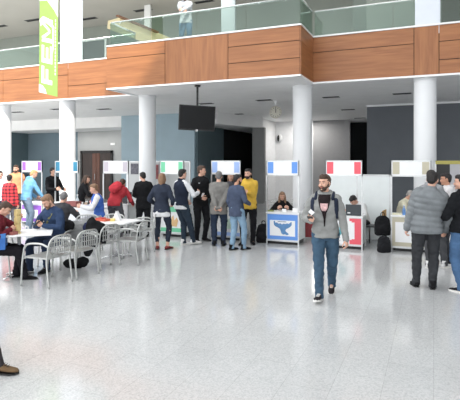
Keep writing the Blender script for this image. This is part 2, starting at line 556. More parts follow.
# glass balustrades
def balustrade(x0, x1, y, label, n, side=None, zr=ZR):
    t = empty('glass_balustrade', ((x0 + x1) / 2, y, ZP), label=label, cat='balustrade', group='glass balustrades along the gallery')
    cx = (x0 + x1) / 2
    w = (x1 - x0) / n
    for i in range(n):
        b = MB(); b.box(x0 - cx + i * w + .01, x0 - cx + (i + 1) * w - .01, -.006, .006, .012, zr - ZP - .04)
        b.build('glass_pane', M_GLASS, t)
        for k in (.25, .75):
            b = MB(); xx = x0 - cx + (i + k) * w
            b.tube([(xx, .0, zr - ZP - .1), (xx, .03, zr - ZP - .05), (xx, .06, zr - ZP - .03)], .012, 6); b.build('bracket', M_STEEL, t, True)
    b = MB(); b.tube([(x0 - cx, .06, zr - ZP - .02), (x1 - cx, .06, zr - ZP - .02)], .024, 10); b.build('handrail', M_STEEL, t, True)
    if side:
        for sgn in side:
            xx = (x1 - cx) if sgn > 0 else (x0 - cx)
            b = MB(); b.box(xx - .006, xx + .006, .02, YF - YC0, .012, zr - ZP - .04); b.build('glass_pane', M_GLASS, t)
            b = MB(); b.tube([(xx, .06, zr - ZP - .02), (xx, YF - YC0, zr - ZP - .02)], .024, 10); b.build('handrail', M_STEEL, t, True)
    return t
balustrade(XL + .03, XR - .03, YC0 + .1, 'glass balustrade of the projecting central balcony with the person leaning on it', 4, side=(1, -1))
balustrade(XR + .03, XMAX, YF + .1, 'glass balustrade over the wood fascia right of the central balcony', 6)
balustrade(XMIN, XL - .03, YF + .1, 'glass balustrade over the wood fascia left of the central balcony', 6)

# ceiling slot lights/vents
GV = 'dark slot grilles in the ceilings'
def vent(px, py, zc, w, label, g=GV):
    d = (zc - HC) * F / (HOR - py)
    p = at(px, d, zc)
    t = empty('ceiling_vent', (p.x, p.y, zc), label=label, cat='vent', group=g)
    b = MB(); b.box(-w / 2, w / 2, -.09, .09, -.012, 0)
    b.box(-w / 2 - .02, w / 2 + .02, -.11, -.09, -.016, 0); b.box(-w / 2 - .02, w / 2 + .02, .09, .11, -.016, 0)
    b.build('frame', mat('vent_frame', srgb(90, 92, 94), .6, var=.05), t)
    b = MB()
    for k in range(4):
        b.box(-w / 2 + .02, w / 2 - .02, -.07 + k * .04, -.055 + k * .04, -.02, -.012)
    b.build('slat', M_BLACK, t)
for px, py, w, l in ((17, 112, .55, 'dark slot grille in soffit right of the leftmost column'), (57, 109, .5, 'dark slot grille in soffit just left of second column'), (104, 109, .55, 'dark slot grille in soffit over the brown door'),
                     (206, 103.5, .5, 'dark slot grille in soffit behind the television'), (264, 100, .5, 'dark slot grille in soffit left of the clock'), (238, 114, .45, 'dark slot grille in soffit between television and clock'),
                     (331, 97, .5, 'dark slot grille in soffit nearest right of third tall column'), (348, 109.5, .5, 'dark slot grille in soffit, middle of three in a diagonal row'), (360, 118, .5, 'dark slot grille in soffit, farthest of three in a diagonal row'),
                     (402, 93.5, .5, 'dark slot grille in soffit left of the rightmost column')):
    vent(px, py, ZS, w, l)
for px, py, w, l in ((33, 20, .8, 'dark slot in upper ceiling left of the green banner'), (89, 18.5, .8, 'dark slot in upper ceiling above the grey upstairs door'), (143, 10, .8, 'dark slot in upper ceiling above the stair flank'), (204, 1.5, .8, 'dark slot in upper ceiling right of the balcony person'), (281, 8.5, .8, 'dark slot in upper ceiling above the middle of the balcony'), (1, 26, .6, 'dark slot in upper ceiling at the left photo edge')):
    vent(px, py, 8.25, w, l, 'dark slots in the upper ceiling')

# ------------------------------------------------------------------ TV, clock, lamps, banner
p = at(196.5, 13.0)
t = empty('television', (p.x, p.y, 2.76), YAW + R(12), 'black flat television hanging from the soffit on a black pole', 'television')
t.rotation_euler = (0, R(2.2), YAW + R(12))
b = MB(); b.box(-.495, .495, -.03, .04, -.0, .68); bevel(b.build('housing', M_BLACK, t), .01)
b = MB(); b.box(-.47, .47, -.036, -.03, .035, .655); b.build('screen', M_SCREEN, t)
b = MB(); b.box(-.03, .03, -.038, -.03, .012, .026); b.box(-.035, .035, -.02, .02, -.02, 0); b.build('badge', M_STEEL, t)
b = MB(); b.tube([(.02, .08, .3), (-.01, .08, 1.24)], .028, 10); b.box(-.08, .06, .0, .14, 1.2, 1.24); b.box(-.15, .15, .03, .09, .2, .5); b.build('pole', M_BLACK, t)

p = at(275.5, 16.4)
t = empty('clock', (p.x, p.y, 3.61), YAW, 'round white hanging clock with dark hands under the soffit', 'clock')
b = MB()
b.loft([[V((r * math.cos(2 * PI * j / 40), y, r * math.sin(2 * PI * j / 40))) for j in range(40)] for r, y in ((.19, -.05), (.205, -.045), (.205, .045), (.19, .05))])
b.build('casing', mat('clock_rim', srgb(190, 184, 168), .4, .3, var=.05), t, True).modifiers.new('es', 'EDGE_SPLIT')
b = MB(); b.loft([[V((.185 * math.cos(2 * PI * j / 40), y, .185 * math.sin(2 * PI * j / 40))) for j in range(40)] for y in (-.053, -.049)])
b.build('dial', mat('clock_dial', srgb(214, 211, 198), .5, var=.02), t)
b = MB()
for k in range(12):
    a = k * PI / 6
    mx = Matrix.Rotation(a, 4, 'Y')
    b.box(-.008, .008, -.056, -.053, .135, .17, 0, mx)
b.build('hour_marks', M_BLACK, t)
b = MB(); b.box(-.007, .007, -.06, -.056, -.03, .15); b.build('minute_hand', M_BLACK, t)
b = MB(); b.box(-.01, .01, -.058, -.055, -.02, .1, 0, Matrix.Rotation(R(4), 4, 'Y')); b.build('hour_hand', M_BLACK, t)
b = MB(); b.tube([(0, 0, .2), (0, 0, .39)], .03, 10); b.box(-.06, .06, -.05, .05, .35, .389); b.build('hanger', M_WHITE, t)

b = MB(); b.box(-.12, .12, -.12, .01, -.1, .1)
o = bevel(b.build('emergency_lamp', M_WHITE, loc=(X_at(215.5, YB) - .08, YB, 3.82)), .02)
tag(o, 'small white box lamp on the soffit beam right of the television', 'lamp')
b = MB(); b.ell((0, 0, 0), (.13, .09, .2), 14)
p = V((X_at(280.5, 24), 23.93, 3.15))
t = empty('wall_light', p, label='small black and white oval wall light on the pale rear wall under the clock', cat='lamp')
b.build('lamp_shade', M_WHITE, t, True)
b = MB(); b.ell((-.07, -.02, -.01), (.09, .09, .17), 12); b.build('lamp_guard', M_BLACK, t, True)
# sign box on second column
p = V((X_at(62.4, 12.95), 12.72, 0))
b = MB(); b.box(-.045, .045, -.05, .0, -.09, .09); o = bevel(b.build('thermostat', mat('thermostat_white', srgb(200, 200, 204), .4, var=.05), loc=(X_at(62.5, 12.76), 12.78, 2.82)), .008)
tag(o, 'small white box fixed high on the second column from the left', 'control box')

# banner
d = 11.6
tl = at(41, d, 1.91 + 165 * d / F)
M_BGREEN = mat('banner_lime', srgb(136, 172, 84), .7, var=.03)
M_BPALE = mat('banner_pale_lime', srgb(164, 192, 116), .7, var=.03)
M_BWHITE = mat('banner_white', srgb(218, 224, 218), .7, var=.02)
BW, BZ0, BZ1 = .5, 3.6, 7.3
o0 = at(39, d, 0)
t = empty('banner', (o0.x, o0.y, BZ0), YAW - R(14), 'tall lime green and white fabric banner lettered FEM hanging in front of the gallery', 'banner')
xs = lambda z: (z) * .035
def bn(u, v):      # u across 0..1, v up in metres
    return (u * BW + .0 + xs(v) * .25, v - .13 * u)
def bprism(b, pts, w0, w1, mi=0):
    b.prism([bn(*q) for q in pts], w0, w1, lambda u, v, w: V((u, w, v)), mi)
b = MB(); bprism(b, [(0, 0), (1, 0), (1, 3.75), (0, 3.75)], 0, .012); b.build('banner_cloth', M_BGREEN, t)
b = MB()
bprism(b, [(0, .0), (.42, 0), (.36, .1), (.2, .18), (0, .2)], -.003, 0)
b.build('pale_swirl', M_BWHITE, t)
b = MB(); bprism(b, [(0, 1.75), (.2, 1.85), (.5, 1.82), (.8, 1.65), (.8, 2.0), (.6, 2.15), (.3, 2.2), (0, 2.15)][:4] + [(.8, 1.2), (.74, 1.0), (.7, 1.62), (.3, 1.72), (.06, 1.6)], -.003, 0)
b.build('pale_swirl', M_BWHITE, t)
b = MB(); bprism(b, [(.0, 2.2), (.4, 2.25), (.8, 2.05), (1, 1.9), (1, 3.75), (0, 3.75)], -.003, 0)
b.build('pale_swirl', M_BWHITE, t)
def letter(b, v0, strokes, sc=.42, w=-.006):
    # letters rotated a quarter turn: local (x right, y up) -> banner (u = 1-y, v = x)
    for (x0, x1, y0, y1) in strokes:
        pts = [(x0, y0), (x1, y0), (x1, y1), (x0, y1)]
        bprism(b, [(.72 - y * .58, v0 + x * sc) for x, y in pts], w, 0)
Fs = [(0, .26, 0, 1), (.26, 1.0, .76, 1), (.26, .85, .38, .6)]
Es = [(0, .26, 0, 1), (.26, 1, .78, 1), (.26, .9, .39, .6), (.26, 1, 0, .22)]
for v0, st, nm in ((.24, Fs, 'letter_f'), (.74, Es, 'letter_e')):
    b = MB(); letter(b, v0, st); b.build(nm, M_BWHITE, t)
b = MB(); v0 = 1.24
letter(b, v0, [(0, .24, 0, 1), (1.1, 1.34, 0, 1)])
for pts in ([(.1, 1), (.34, 1), (.86, .2), (.66, .2)], [(.66, .2), (.86, .2), (1.44, 1), (1.2, 1)]):
    bprism(b, [(.72 - y * .58, v0 + x * .36) for x, y in pts], -.006, 0)
b.build('letter_m', M_BWHITE, t)
b = MB()
for k in range(16):
    z = .5 + k * .085
    bprism(b, [(.86, z), (.9, z), (.9, z + .06), (.86, z + .06)], -.005, 0)
b.build('small_text_line', M_BWHITE, t)

# ------------------------------------------------------------------ BOOTHS
GB = 'exhibition booths with header boards along the hall'
def booth(px0, px1, Y, ac, key, label, w=None, H=1.93, draw=None, top=.74, panelcol=None, depth=.55, dark_open=False):
    x0 = X_at(px0, Y)
    W = w if w else X_at(px1, Y) - x0
    t = empty('exhibition_booth', (x0, Y, 0), label=label, cat='booth', group=GB)
    A = mat('booth_accent_' + key, srgb(*[255 - (255 - c) * .95 for c in ac]), .5, var=.02, vscale=3)
    for xx in (0, W):
        for yy, hh in ((0, H), (depth, top - .02)):
            b = MB(); b.box(xx - .014, xx + .014, yy - .014, yy + .014, 0, hh); b.build('post', M_ALU, t)
    t_h = H - .015
    b = MB(); b.box(.014, W - .014, -.008, .012, H - .31, t_h); hd = b.build('header_board', M_WHITE, t)
    for u0, u1 in ((.03, .21), (.79, .97)):
        b = MB(); b.box(u0 * W, u1 * W, -.012, -.008, H - .28, H - .02); tag(b.build('colour_square', A, hd), None)
    b = MB(); b.box(-.014, W + .014, -.014, .014, H - .015, H + .012); b.box(-.014, W + .014, -.014, .014, H - .33, H - .305)
    b.box(-.014, .0, -.014, .014, H - .33, H + .012); b.box(W, W + .014, -.014, .014, H - .33, H + .012)
    b.build('header_frame', M_ALU, t)
    b = MB(); b.box(.014, W - .014, -.01, .01, .11, top - .02); fp = b.build('front_panel', panelcol or M_WHITE, t)
    for xx in (0, W):
        b = MB(); b.box(xx - .008, xx + .008, .014, depth - .014, .11, top - .02); b.build('side_panel', M_PANEL, t)
    b = MB(); b.box(-.02, W + .02, -.03, depth, top - .02, top + .012); bevel(b.build('countertop', M_WHITE, t), .004)
    b = MB(); b.box(.0, W, -.012, .012, .07, .11); b.build('bottom_rail', M_ALU, t)
    b = MB(); b.box(.03, W - .03, .08, depth - .02, 0, .1); b.build('plinth', M_BLACK, t)
    if draw:
        draw(fp, W, top, A)
    return t, W, x0

def quad(fp, name, m, x0, x1, z0, z1, y=-.014, th=.004):
    b = MB(); b.box(x0, x1, y - th, y + th, z0, z1); return b.build(name, m, fp)
def polyg(fp, name, m, pts, y0=-.022, y1=-.014):
    b = MB(); b.prism(pts, y0, y1, lambda u, v, w: V((u, w, v))); return b.build(name, m, fp)

def draw_blue(fp, W, top, A):
    quad(fp, 'blue_print', A, .016, W - .016, .115, top - .035)
    quad(fp, 'white_print', M_WHITE, .1 * W, .9 * W, .2, top - .17, -.019, .002)
    pts = [(.2, .93), (.24, .99), (.27, .85), (.33, .88), (.37, .80), (.45, .83), (.5, .76), (.56, .82), (.62, .80), (.68, .85), (.74, .82), (.8, .92), (.84, .96), (.84, .74), (.79, .62), (.72, .52), (.66, .48), (.62, .38), (.64, .28), (.7, .2), (.74, .1), (.68, .04), (.6, .1), (.54, .07), (.48, .16), (.46, .3), (.43, .44), (.36, .54), (.28, .6), (.22, .7)]
    z0, z1 = .21, top - .18
    polyg(fp, 'blue_bird_emblem', mat('emblem_blue', srgb(92, 138, 186), .6, var=.12, vscale=18), [(.04 * W + u * W * .9, z0 + v * (z1 - z0)) for u, v in pts], -.025, -.019)
    b = MB()
    for k in range(7):
        b.box((.36 + k * .04) * W, (.385 + k * .04) * W, -.024, -.019, z1 - .03, z1 - .008)
    b.build('emblem_caption', mat('caption_navy', srgb(84, 110, 150), .6, var=.05), fp)
def draw_red(fp, W, top, A):
    z0, z1 = .115, top - .035
    h = z1 - z0
    quad(fp, 'red_print', A, .72 * W, W - .016, z0, z1)
    quad(fp, 'red_print', A, .66 * W, .86 * W, z0, z0 + .16 * h, -.0145)
    quad(fp, 'red_print', A, .66 * W, .86 * W, z1 - .1 * h, z1, -.0145)
    polyg(fp, 'teal_arrow', mat('teal_print', srgb(92, 160, 168), .6, var=.05), [(.38 * W, z0 + .3 * h), (.63 * W, z0 + .62 * h), (.38 * W, z1 - .02)])
    quad(fp, 'white_print', M_WHITE, .6 * W, .8 * W, z0 + .2 * h, z1 - .15 * h, -.02, .002)
    for x, ch in ((.14, 'OC'), (.55, 'S')):
        cu = bpy.data.curves.new('t', 'FONT'); cu.body = ch; cu.size = .14; cu.extrude = .002
        o = bpy.data.objects.new('printed_letters', cu); COL.objects.link(o); o.parent = fp
        o.rotation_euler = (PI / 2, 0, 0); o.location = (x * W, -.02, z0 + .05)
        cu.materials.append(mat('letter_grey_green', srgb(120, 134, 134), .6, var=.05))
        FONTS.append(o)
FONTS = []
def draw_green(fp, W, top, A):
    quad(fp, 'green_band', A, .016, W - .016, top - .16, top - .03)
    quad(fp, 'green_band', A, .016, W - .016, .13, .23)
    polyg(fp, 'purple_print', mat('mauve_print', srgb(128, 92, 122), .6, var=.05), [(.3 * W, .34), (.45 * W, .34), (.46 * W, .54), (.3 * W, .55)])
    polyg(fp, 'yellow_print', mat('sand_print', srgb(226, 190, 140), .6, var=.08), [(.5 * W, .28), (.72 * W, .27), (.78 * W, .42), (.72 * W, .5), (.62 * W, .42), (.58 * W, .55), (.5 * W, .5)])
def draw_lb(fp, W, top, A):
    quad(fp, 'pale_blue_band', A, .016, W - .016, .115, .2)
    polyg(fp, 'green_leaf_print', mat('pale_green_print', srgb(196, 220, 204), .6, var=.1), [(.5 * W, .28), (.75 * W, .3), (.84 * W, .45), (.72 * W, .6), (.6 * W, .5), (.52 * W, .58)])
def draw_purple(fp, W, top, A):
    quad(fp, 'purple_print', A, .016, W - .016, .1, top - .06)
    quad(fp, 'white_print', M_WHITE, .05 * W, W * .82, .2, top - .2, -.02, .003)
def draw_beige(fp, W, top, A):
    quad(fp, 'beige_print', A, .016, W - .016, .115, top - .03)
    quad(fp, 'white_print', M_WHITE, .1 * W, .92 * W, .2, top - .13, -.02, .003)
def draw_teal(fp, W, top, A):
    quad(fp, 'mauve_print', mat('mauve_brown_print', srgb(112, 84, 108), .6, var=.08), .016, W - .016, .3, top - .03)

YS = 10.7
booth(22, 42, 11.1, (134, 78, 190), 'purple', 'white booth with purple header squares and purple framed counter front', w=.80, draw=draw_purple, top=.66)
booth(55.3, 77, 10.9, (34, 116, 150), 'teal', 'white booth with blue-green header squares in front of a white column', w=.84, draw=draw_teal, top=.74)
booth(103.5, 128, 10.7, (190, 184, 194), 'lilac', 'white booth with pale lilac header squares in front of the brown door', w=.8, top=.78)
booth(160.5, 183.5, YS, (112, 205, 160), 'green', 'white booth with green header squares and green banded counter', draw=draw_green, top=.8)
booth(211.5, 240.5, 10.75, (150, 180, 232), 'light_blue', 'white booth with light blue header squares behind the grey-haired man in blazer', draw=draw_lb, top=.76)
booth(267, 298.5, YS, (92, 146, 224), 'blue', 'booth with strong blue header squares and blue bird emblem on counter', draw=draw_blue, top=.73)
booth(326, 362, YS, (232, 86, 100), 'red', 'booth with red header squares and red bordered counter behind the walking man', draw=draw_red, top=.71)
booth(391.5, 430.5, 10.85, (188, 182, 160), 'beige', 'booth with beige header squares and beige framed counter, left of puffer jacket man', draw=draw_beige, top=.76)
# olive booth at the right edge, further back
t = empty('exhibition_booth', (X_at(435.5, 12.0), 12.0, 0), label='booth with olive yellow header strip at the right photo edge', cat='booth', group=GB)
for xx in (0, .95):
    b = MB(); b.box(xx - .015, xx + .015, -.015, .015, 0, 1.9); b.build('post', M_ALU, t)
b = MB(); b.box(0, .95, -.02, .02, 1.86, 1.94); b.build('header_board', mat('olive_strip', srgb(164, 156, 84), .6, var=.1, vscale=20), t)
b = MB(); b.box(.02, .3, -.01, .01, .8, 1.86); b.build('dark_panel', M_BLACK, t)
b = MB(); b.box(.3, .93, -.01, .01, .8, 1.86); b.build('pale_panel', mat('lilac_grey_panel', srgb(168, 168, 172), .6, var=.03), t)
b = MB(); b.box(0, .95, -.3, .01, .1, .78); b.build('counter', M_WHITE, t)

# partition walls
GP = 'white partition screens behind the booths'
def partition(px0, px1, Y, H, n, label, m=M_PANEL, z0=.05):
    x0, x1 = X_at(px0, Y), X_at(px1, Y)
    W = (x1 - x0) / n
    t = empty('partition_screen', (x0, Y, 0), label=label, cat='partition', group=GP)
    for i in range(n):
        b = MB(); b.box(i * W + .018, (i + 1) * W - .018, -.012, .012, z0, H - .03); b.build('panel', m, t)
    for i in range(n + 1):
        b = MB(); b.box(i * W - .018, i * W + .018, -.018, .018, 0, H); b.build('post', M_ALU, t)
    b = MB(); b.box(0, x1 - x0, -.018, .018, H - .04, H); b.build('top_rail', M_ALU, t)
    return t, x1 - x0
partition(326, 390, 11.95, 1.61, 2, 'white two-bay partition screen behind the red booth', mat('partition_white', srgb(232, 238, 238), .45, var=.02))
tp, w_ = partition(127, 190, 13.6, 1.94, 3, 'pale grey three-bay partition screen behind the green booth', mat('partition_grey', srgb(196, 198, 199), .5, var=.02))
x0 = X_at(127, 13.6)
def poster(px0, px1, z0, z1, Y, m, label):
    b = MB(); b.box(X_at(px0, Y), X_at(px1, Y), Y - .012, Y, z0, z1)
    o = b.build('poster', m); tag(o, label, 'poster')
poster(131, 138.5, 1.5, 1.86, 13.589, mat('poster_dark', srgb(96, 96, 106), .5, var=.45, vscale=12), 'small dark grey poster on pale partition left of the column')
poster(156.2, 158.6, 1.35, 1.82, 13.589, mat('poster_maroon', srgb(140, 74, 78), .5, var=.3, vscale=14), 'narrow maroon poster on pale partition left of the green squares')

# ------------------------------------------------------------------ CHAIRS, TABLES
GCH = 'brushed aluminium armchairs around the café tables'
def make_chair():
    t = empty('armchair', (0, 0, 0), cat='chair', group=GCH)
    r = .014
    for s in (-1, 1):
        b = MB(); b.tube(bez([(s * .27, .27, 0), (s * .275, .24, .35), (s * .278, .2, .58)]), r); b.build('leg', M_CHAIR, t, True)
        b = MB(); b.tube(bez([(s * .26, -.27, 0), (s * .255, -.22, .35), (s * .25, -.22, .47)]), r); b.build('leg', M_CHAIR, t, True)
        b = MB(); b.tube(bez([(s * .278, .2, .58), (s * .28, .14, .645), (s * .28, .0, .67), (s * .27, -.14, .665), (s * .245, -.235, .62)]), r * 1.15); b.build('armrest', M_CHAIR, t, True)
    b = MB()
    b.tube(bez([(-.25, -.22, .45), (-.24, -.25, .66), (-.17, -.28, .76), (0, -.3, .78), (.17, -.28, .76), (.24, -.25, .66), (.25, -.22, .45)]), r)
    b.build('back_frame', M_CHAIR, t, True)
    b = MB()
    for k in range(9):
        x = -.2 + k * .05
        ztop = .77 - .5 * max(0, abs(x) - .09) ** 1.0 * .8
        b.box(x - .008, x + .008, -.285 + .25 * x * x, -.277 + .25 * x * x, .5, ztop)
    for z in (.52, .6, .68):
        b.box(-.235, .235, -.283, -.276, z, z + .012)
    b.build('backrest', M_CHAIR, t)
    b = MB()
    for k in range(13):
        y = -.2 + k * .034
        b.box(-.235, .235, y - .012, y + .012, .44, .449)
    b.box(-.24, -.22, -.22, .23, .43, .452); b.box(.22, .24, -.22, .23, .43, .452); b.box(-.24, .24, .21, .235, .43, .452); b.box(-.24, .24, -.235, -.21, .43, .452)
    b.box(-.012, .012, -.22, .22, .43, .44)
    for s in (-1, 1):
        b.tube([(s * .24, .2, .43), (s * .275, .215, .43)], .01, 6); b.tube([(s * .24, -.22, .43), (s * .255, -.225, .43)], .01, 6)
    bevel(b.build('seat', M_CHAIR, t), .003, 1)
    return t
def dirz(a):     # a: 0 away from camera, 90 to image right, 180 toward camera
    return YAW - R(a)
chairs = [
    (47.5, 7.55, -68, 'aluminium armchair in front of the seated navy sweater man, by the tower table'),
    (76, 8.1, -64, 'aluminium armchair nearest the camera with empty slatted back, left of the navy bag'),
    (99, 8.8, -64, 'aluminium armchair with the dark navy jacket on its back'),
    (60, 8.85, -154, 'aluminium armchair the navy sweater man sits on'),
    (-4, 8.1, 75, 'aluminium armchair at the left photo edge under the person in maroon'),
    (110, 10.1, -175, 'aluminium armchair behind the right-hand white table'),
    (130, 9.15, -80, 'aluminium armchair right of the right-hand white table, nearest the women in navy'),
    (142, 10.4, -100, 'aluminium armchair farthest right near the man in black suit'),
    (86, 10.0, 170, 'aluminium armchair holding the black jacket behind the empty ones'),
]
proto = None
for i, (px, d, a, lab) in enumerate(chairs):
    if proto is None:
        proto = make_chair(); o = proto
    else:
        o = copy_tree(proto)
    p = at(px, d); o.location = (p.x, p.y, 0); o.rotation_euler = (0, 0, dirz(a)); o['label'] = lab

def cafe_table(px, d, sx, sy, a, label, z=.74, dd=0):
    p = at(px, d)
    t = empty('cafe_table', (p.x, p.y, 0), dirz(a), label, 'table', 'white topped café tables')
    b = MB(); b.box(-sx / 2, sx / 2, -sy / 2, sy / 2, z - .028, z); bevel(b.build('tabletop', M_WHITE, t), .01, 3)
    for x in ((-.0,) if sx < 1 else (-.3, .3)):
        b = MB(); b.tube([(x, 0, .03), (x, 0, z - .03)], .03, 14); b.build('table_stem', M_CHROME, t, True)
        b = MB()
        for k in range(4):
            an = PI / 4 + k * PI / 2
            b.tube([(x, 0, .06), (x + .18 * math.cos(an), .18 * math.sin(an), .045), (x + .3 * math.cos(an), .3 * math.sin(an), .015)], [.022, .018, .014], 8)
        b.build('table_base', M_CHROME, t, True)
    return t
T1 = cafe_table(19, 8.0, .75, 1.05, 72, 'white café table with a wooden block tower on it')
T2 = cafe_table(117, 9.55, .75, .75, 20, 'white square café table with a red box on it, right of the navy jacket')

# long service table with white cloth front behind the seated people
p = at(82, 12.2)
t = empty('trestle_table', (p.x, p.y, 0), 0, 'long white covered table crowded with boxes, cups and laptop', 'table')
b = MB(); b.box(-.85, .75, -.32, .32, .75, .78); bevel(b.build('tabletop', M_WHITE, t), .005)
b = MB(); b.box(-.84, .74, -.32, -.305, .02, .75); b.build('cloth_front', mat('white_cloth_front', srgb(226, 228, 232), .8, bump=.2, bscale=5), t)
for x in (-.8, .7):
    for y in (-.28, .28):
        b = MB(); b.tube([(x, y, 0), (x, y, .75)], .015); b.build('leg', M_ALU, t)
TT = p
def item_on(base, px, Y, z, name, label, cat, parts, group=None, rz=0):
    t = empty(name, (X_at(px, Y), Y, z), rz, label, cat, group)
    for nm, fn, m, sm in parts:
        b = MB(); fn(b); b.build(nm, m, t, sm)
    return t
def single(px, Y, z, name, label, cat, fn, m, sm=False, group=None, rz=0):
    b = MB(); fn(b); o = b.build(name, m, smooth=sm, loc=(X_at(px, Y), Y, z), rz=rz)
    return tag(o, label, cat, group)
TZ = .78; TY = p.y
def cup(r, h):
    return lambda b: b.loft([[V((q * math.cos(2 * PI * j / 16), q * math.sin(2 * PI * j / 16), z)) for j in range(16)] for q, z in ((r * .75, 0), (r, h), (r * .9, h), (r * .68, .01))])
def bottle(r, h):
    return lambda b: b.loft([[V((q * math.cos(2 * PI * j / 14), q * math.sin(2 * PI * j / 14), z)) for j in range(14)] for q, z in ((r * .9, 0), (r, .01), (r, h * .6), (r * .35, h * .8), (r * .35, h), (r * .3, h))])
single(73.5, TY - .15, TZ, 'cardboard_box', 'brown and mauve box on the long white table, left of the laptop', 'box', lambda b: b.box(-.17, .17, -.1, .1, 0, .14), mat('brown_mauve_box', srgb(142, 84, 82), .7, var=.2, vscale=8))
single(66, TY + .12, TZ, 'plastic_tub', 'turquoise tub at left end of the long white table', 'tub', cup(.07, .1), mat('turquoise_plastic', srgb(110, 190, 200), .4, var=.05), True)
single(70.5, TY + .1, TZ, 'paper_cup', 'white paper cup beside the turquoise tub', 'cup', cup(.035, .11), M_WHITE, True, 'paper cups on the long white table')
single(82, TY + .12, TZ, 'paper_cup', 'white paper cup right of the clear bottle', 'cup', cup(.035, .1), M_WHITE, True, 'paper cups on the long white table')
item_on(None, 77.5, TY + .05, TZ, 'water_bottle', 'clear pale water bottle standing on the long white table', 'bottle', [('bottle_body', bottle(.04, .27), mat('pale_bottle', srgb(205, 220, 226), .1, var=.03), True), ('cap', lambda b: b.tube([(0, 0, .27), (0, 0, .295)], .018, 10), M_WHITE, True)])
item_on(None, 80, TY - .18, TZ, 'laptop', 'dark closed laptop lying flat on the long white table', 'laptop', [('lid', lambda b: b.box(-.18, .18, -.11, .11, .012, .02), M_BLACK, False), ('base', lambda b: b.box(-.18, .18, -.11, .11, 0, .012), M_BLACK, False)])
item_on(None, 91, TY - .05, TZ, 'drink_can', 'red drink can on the long white table near the blue vest man', 'can', [('can_body', lambda b: b.tube([(0, 0, 0), (0, 0, .16)], .035, 14), mat('can_red', srgb(190, 40, 48), .35, .3, var=.05), True), ('can_top', lambda b: b.tube([(0, 0, .16), (0, 0, .166)], .03, 14), M_STEEL, True)])
single(88.6, TY - .15, TZ, 'thermos', 'dark thermos flask left of the red can', 'flask', bottle(.035, .17), M_BLACK, True)
single(84.5, TY - .12, TZ, 'snack_bowl', 'tan bowl of snacks on the long white table', 'bowl', cup(.075, .07), mat('tan_bowl', srgb(190, 160, 130), .6, var=.2, vscale=30), True)
single(86.8, TY + .06, TZ, 'biscuit_packet', 'beige biscuit packet between the bowl and the flask', 'packet', lambda b: b.box(-.05, .05, -.03, .03, 0, .1), mat('biscuit_beige', srgb(200, 180, 160), .6, var=.1))

# items on the right-hand café table
p2 = at(107, 9.5, .74)
o = empty('card_box', (p2.x - .1, p2.y, .74), dirz(30), 'flat red and orange card box on the right-hand white café table', 'box')
b = MB(); b.box(-.13, .13, -.08, .08, 0, .045); bevel(b.build('box_body', mat('red_orange_card', srgb(196, 92, 70), .6, var=.2, vscale=16), o), .004)
b = MB(); b.box(-.12, .02, -.07, .07, .045, .06); b.build('box_lid', mat('red_card', srgb(190, 62, 52), .6, var=.1), o)
o = empty('tissue_pack', (p2.x + .1, p2.y + .05, .74), dirz(0), 'small yellow packet beside the red card box', 'packet')
b = MB(); b.box(-.04, .04, -.05, .05, 0, .05); b.build('packet_body', mat('yellow_packet', srgb(220, 200, 120), .6, var=.1), o)
p3 = at(117, 9.6, .74)
b = MB(); b.prism([(-.09, 0), (.09, 0), (0, .19)], -.06, .06, lambda u, v, w: V((u, w, v)))
o = b.build('tent_card', M_WHITE, loc=(p3.x, p3.y, .741), rz=dirz(10)); tag(o, 'white folded tent card standing on the right-hand café table', 'card')

# wooden block tower
p = at(17.5, 7.85, .74)
M_BLK = mat('pale_wood_block', srgb(222, 200, 140), .6, var=.12, vscale=8)
t = empty('block_tower', (p.x, p.y, .74), dirz(28), 'tall tower of stacked pale wooden blocks on the white café table', 'game')
for k in range(24):
    for j in range(3):
        if (k * 7 + j * 5) % 8 == 0 and j != 1:
            continue
        b = MB()
        z = k * .0165
        jit = random.uniform(-.002, .002)
        if k % 2:
            b.box(-.0375 + jit, .0375 + jit, -.0375 + j * .0255, -.0375 + j * .0255 + .0245, z, z + .0158)
        else:
            b.box(-.0375 + j * .0255, -.0375 + j * .0255 + .0245, -.0375 + jit, .0375 + jit, z, z + .0158)
        b.build('block', M_BLK, t)
p = at(10, 7.75, .74)
o = empty('card_deck', (p.x, p.y, .74), dirz(20), 'reddish box of blocks lying at left end of the tower table', 'box')
b = MB(); b.box(-.11, .11, -.06, .06, 0, .05); bevel(b.build('box_body', mat('reddish_brown_box', srgb(150, 90, 84), .6, var=.2, vscale=14), o), .003)
b = MB(); b.box(-.1, .0, -.05, .05, .05, .056); b.build('box_label', M_WHITE, o)

def finish(o, voxel, smooth=3, disp=None, hands=None):
    m = o.modifiers.new('remesh', 'REMESH'); m.mode = 'VOXEL'; m.voxel_size = voxel; m.use_smooth_shade = True
    if smooth:
        s = o.modifiers.new('smooth', 'SMOOTH'); s.factor = .5; s.iterations = smooth
    FINAL.append((o, hands, disp))
    return o

# jackets, bags
def drape(px, d, z, name, label, m, parts, a=0, cat='jacket'):
    p = at(px, d, z)
    b = MB()
    for c, r in parts:
        b.ell(c, r, 12)
    o = b.build(name, m, loc=(p.x, p.y, p.z), rz=dirz(a)); tag(o, label, cat)
    finish(o, .014, 2, (.018, 9))
    return o
pc = chairs[2]
drape(92, 8.7, .47, 'navy_jacket', 'shiny navy blue jacket draped over an aluminium armchair back', cloth('navy_nylon', 36, 44, 84), [((-.02, .03, .1), (.17, .09, .17)), ((-.08, .04, .22), (.1, .07, .14)), ((.05, .03, .02), (.13, .08, .12))])
drape(92, 8.6, .35, 'black_jacket', 'long black jacket hanging on a chair behind the navy jacket', cloth('black_cotton', 24, 25, 28), [((0, 0, .28), (.13, .09, .3)), ((.1, .02, .38), (.11, .08, .12)), ((-.08, .02, .05), (.09, .08, .2)), ((.2, .02, .26), (.06, .06, .2))])
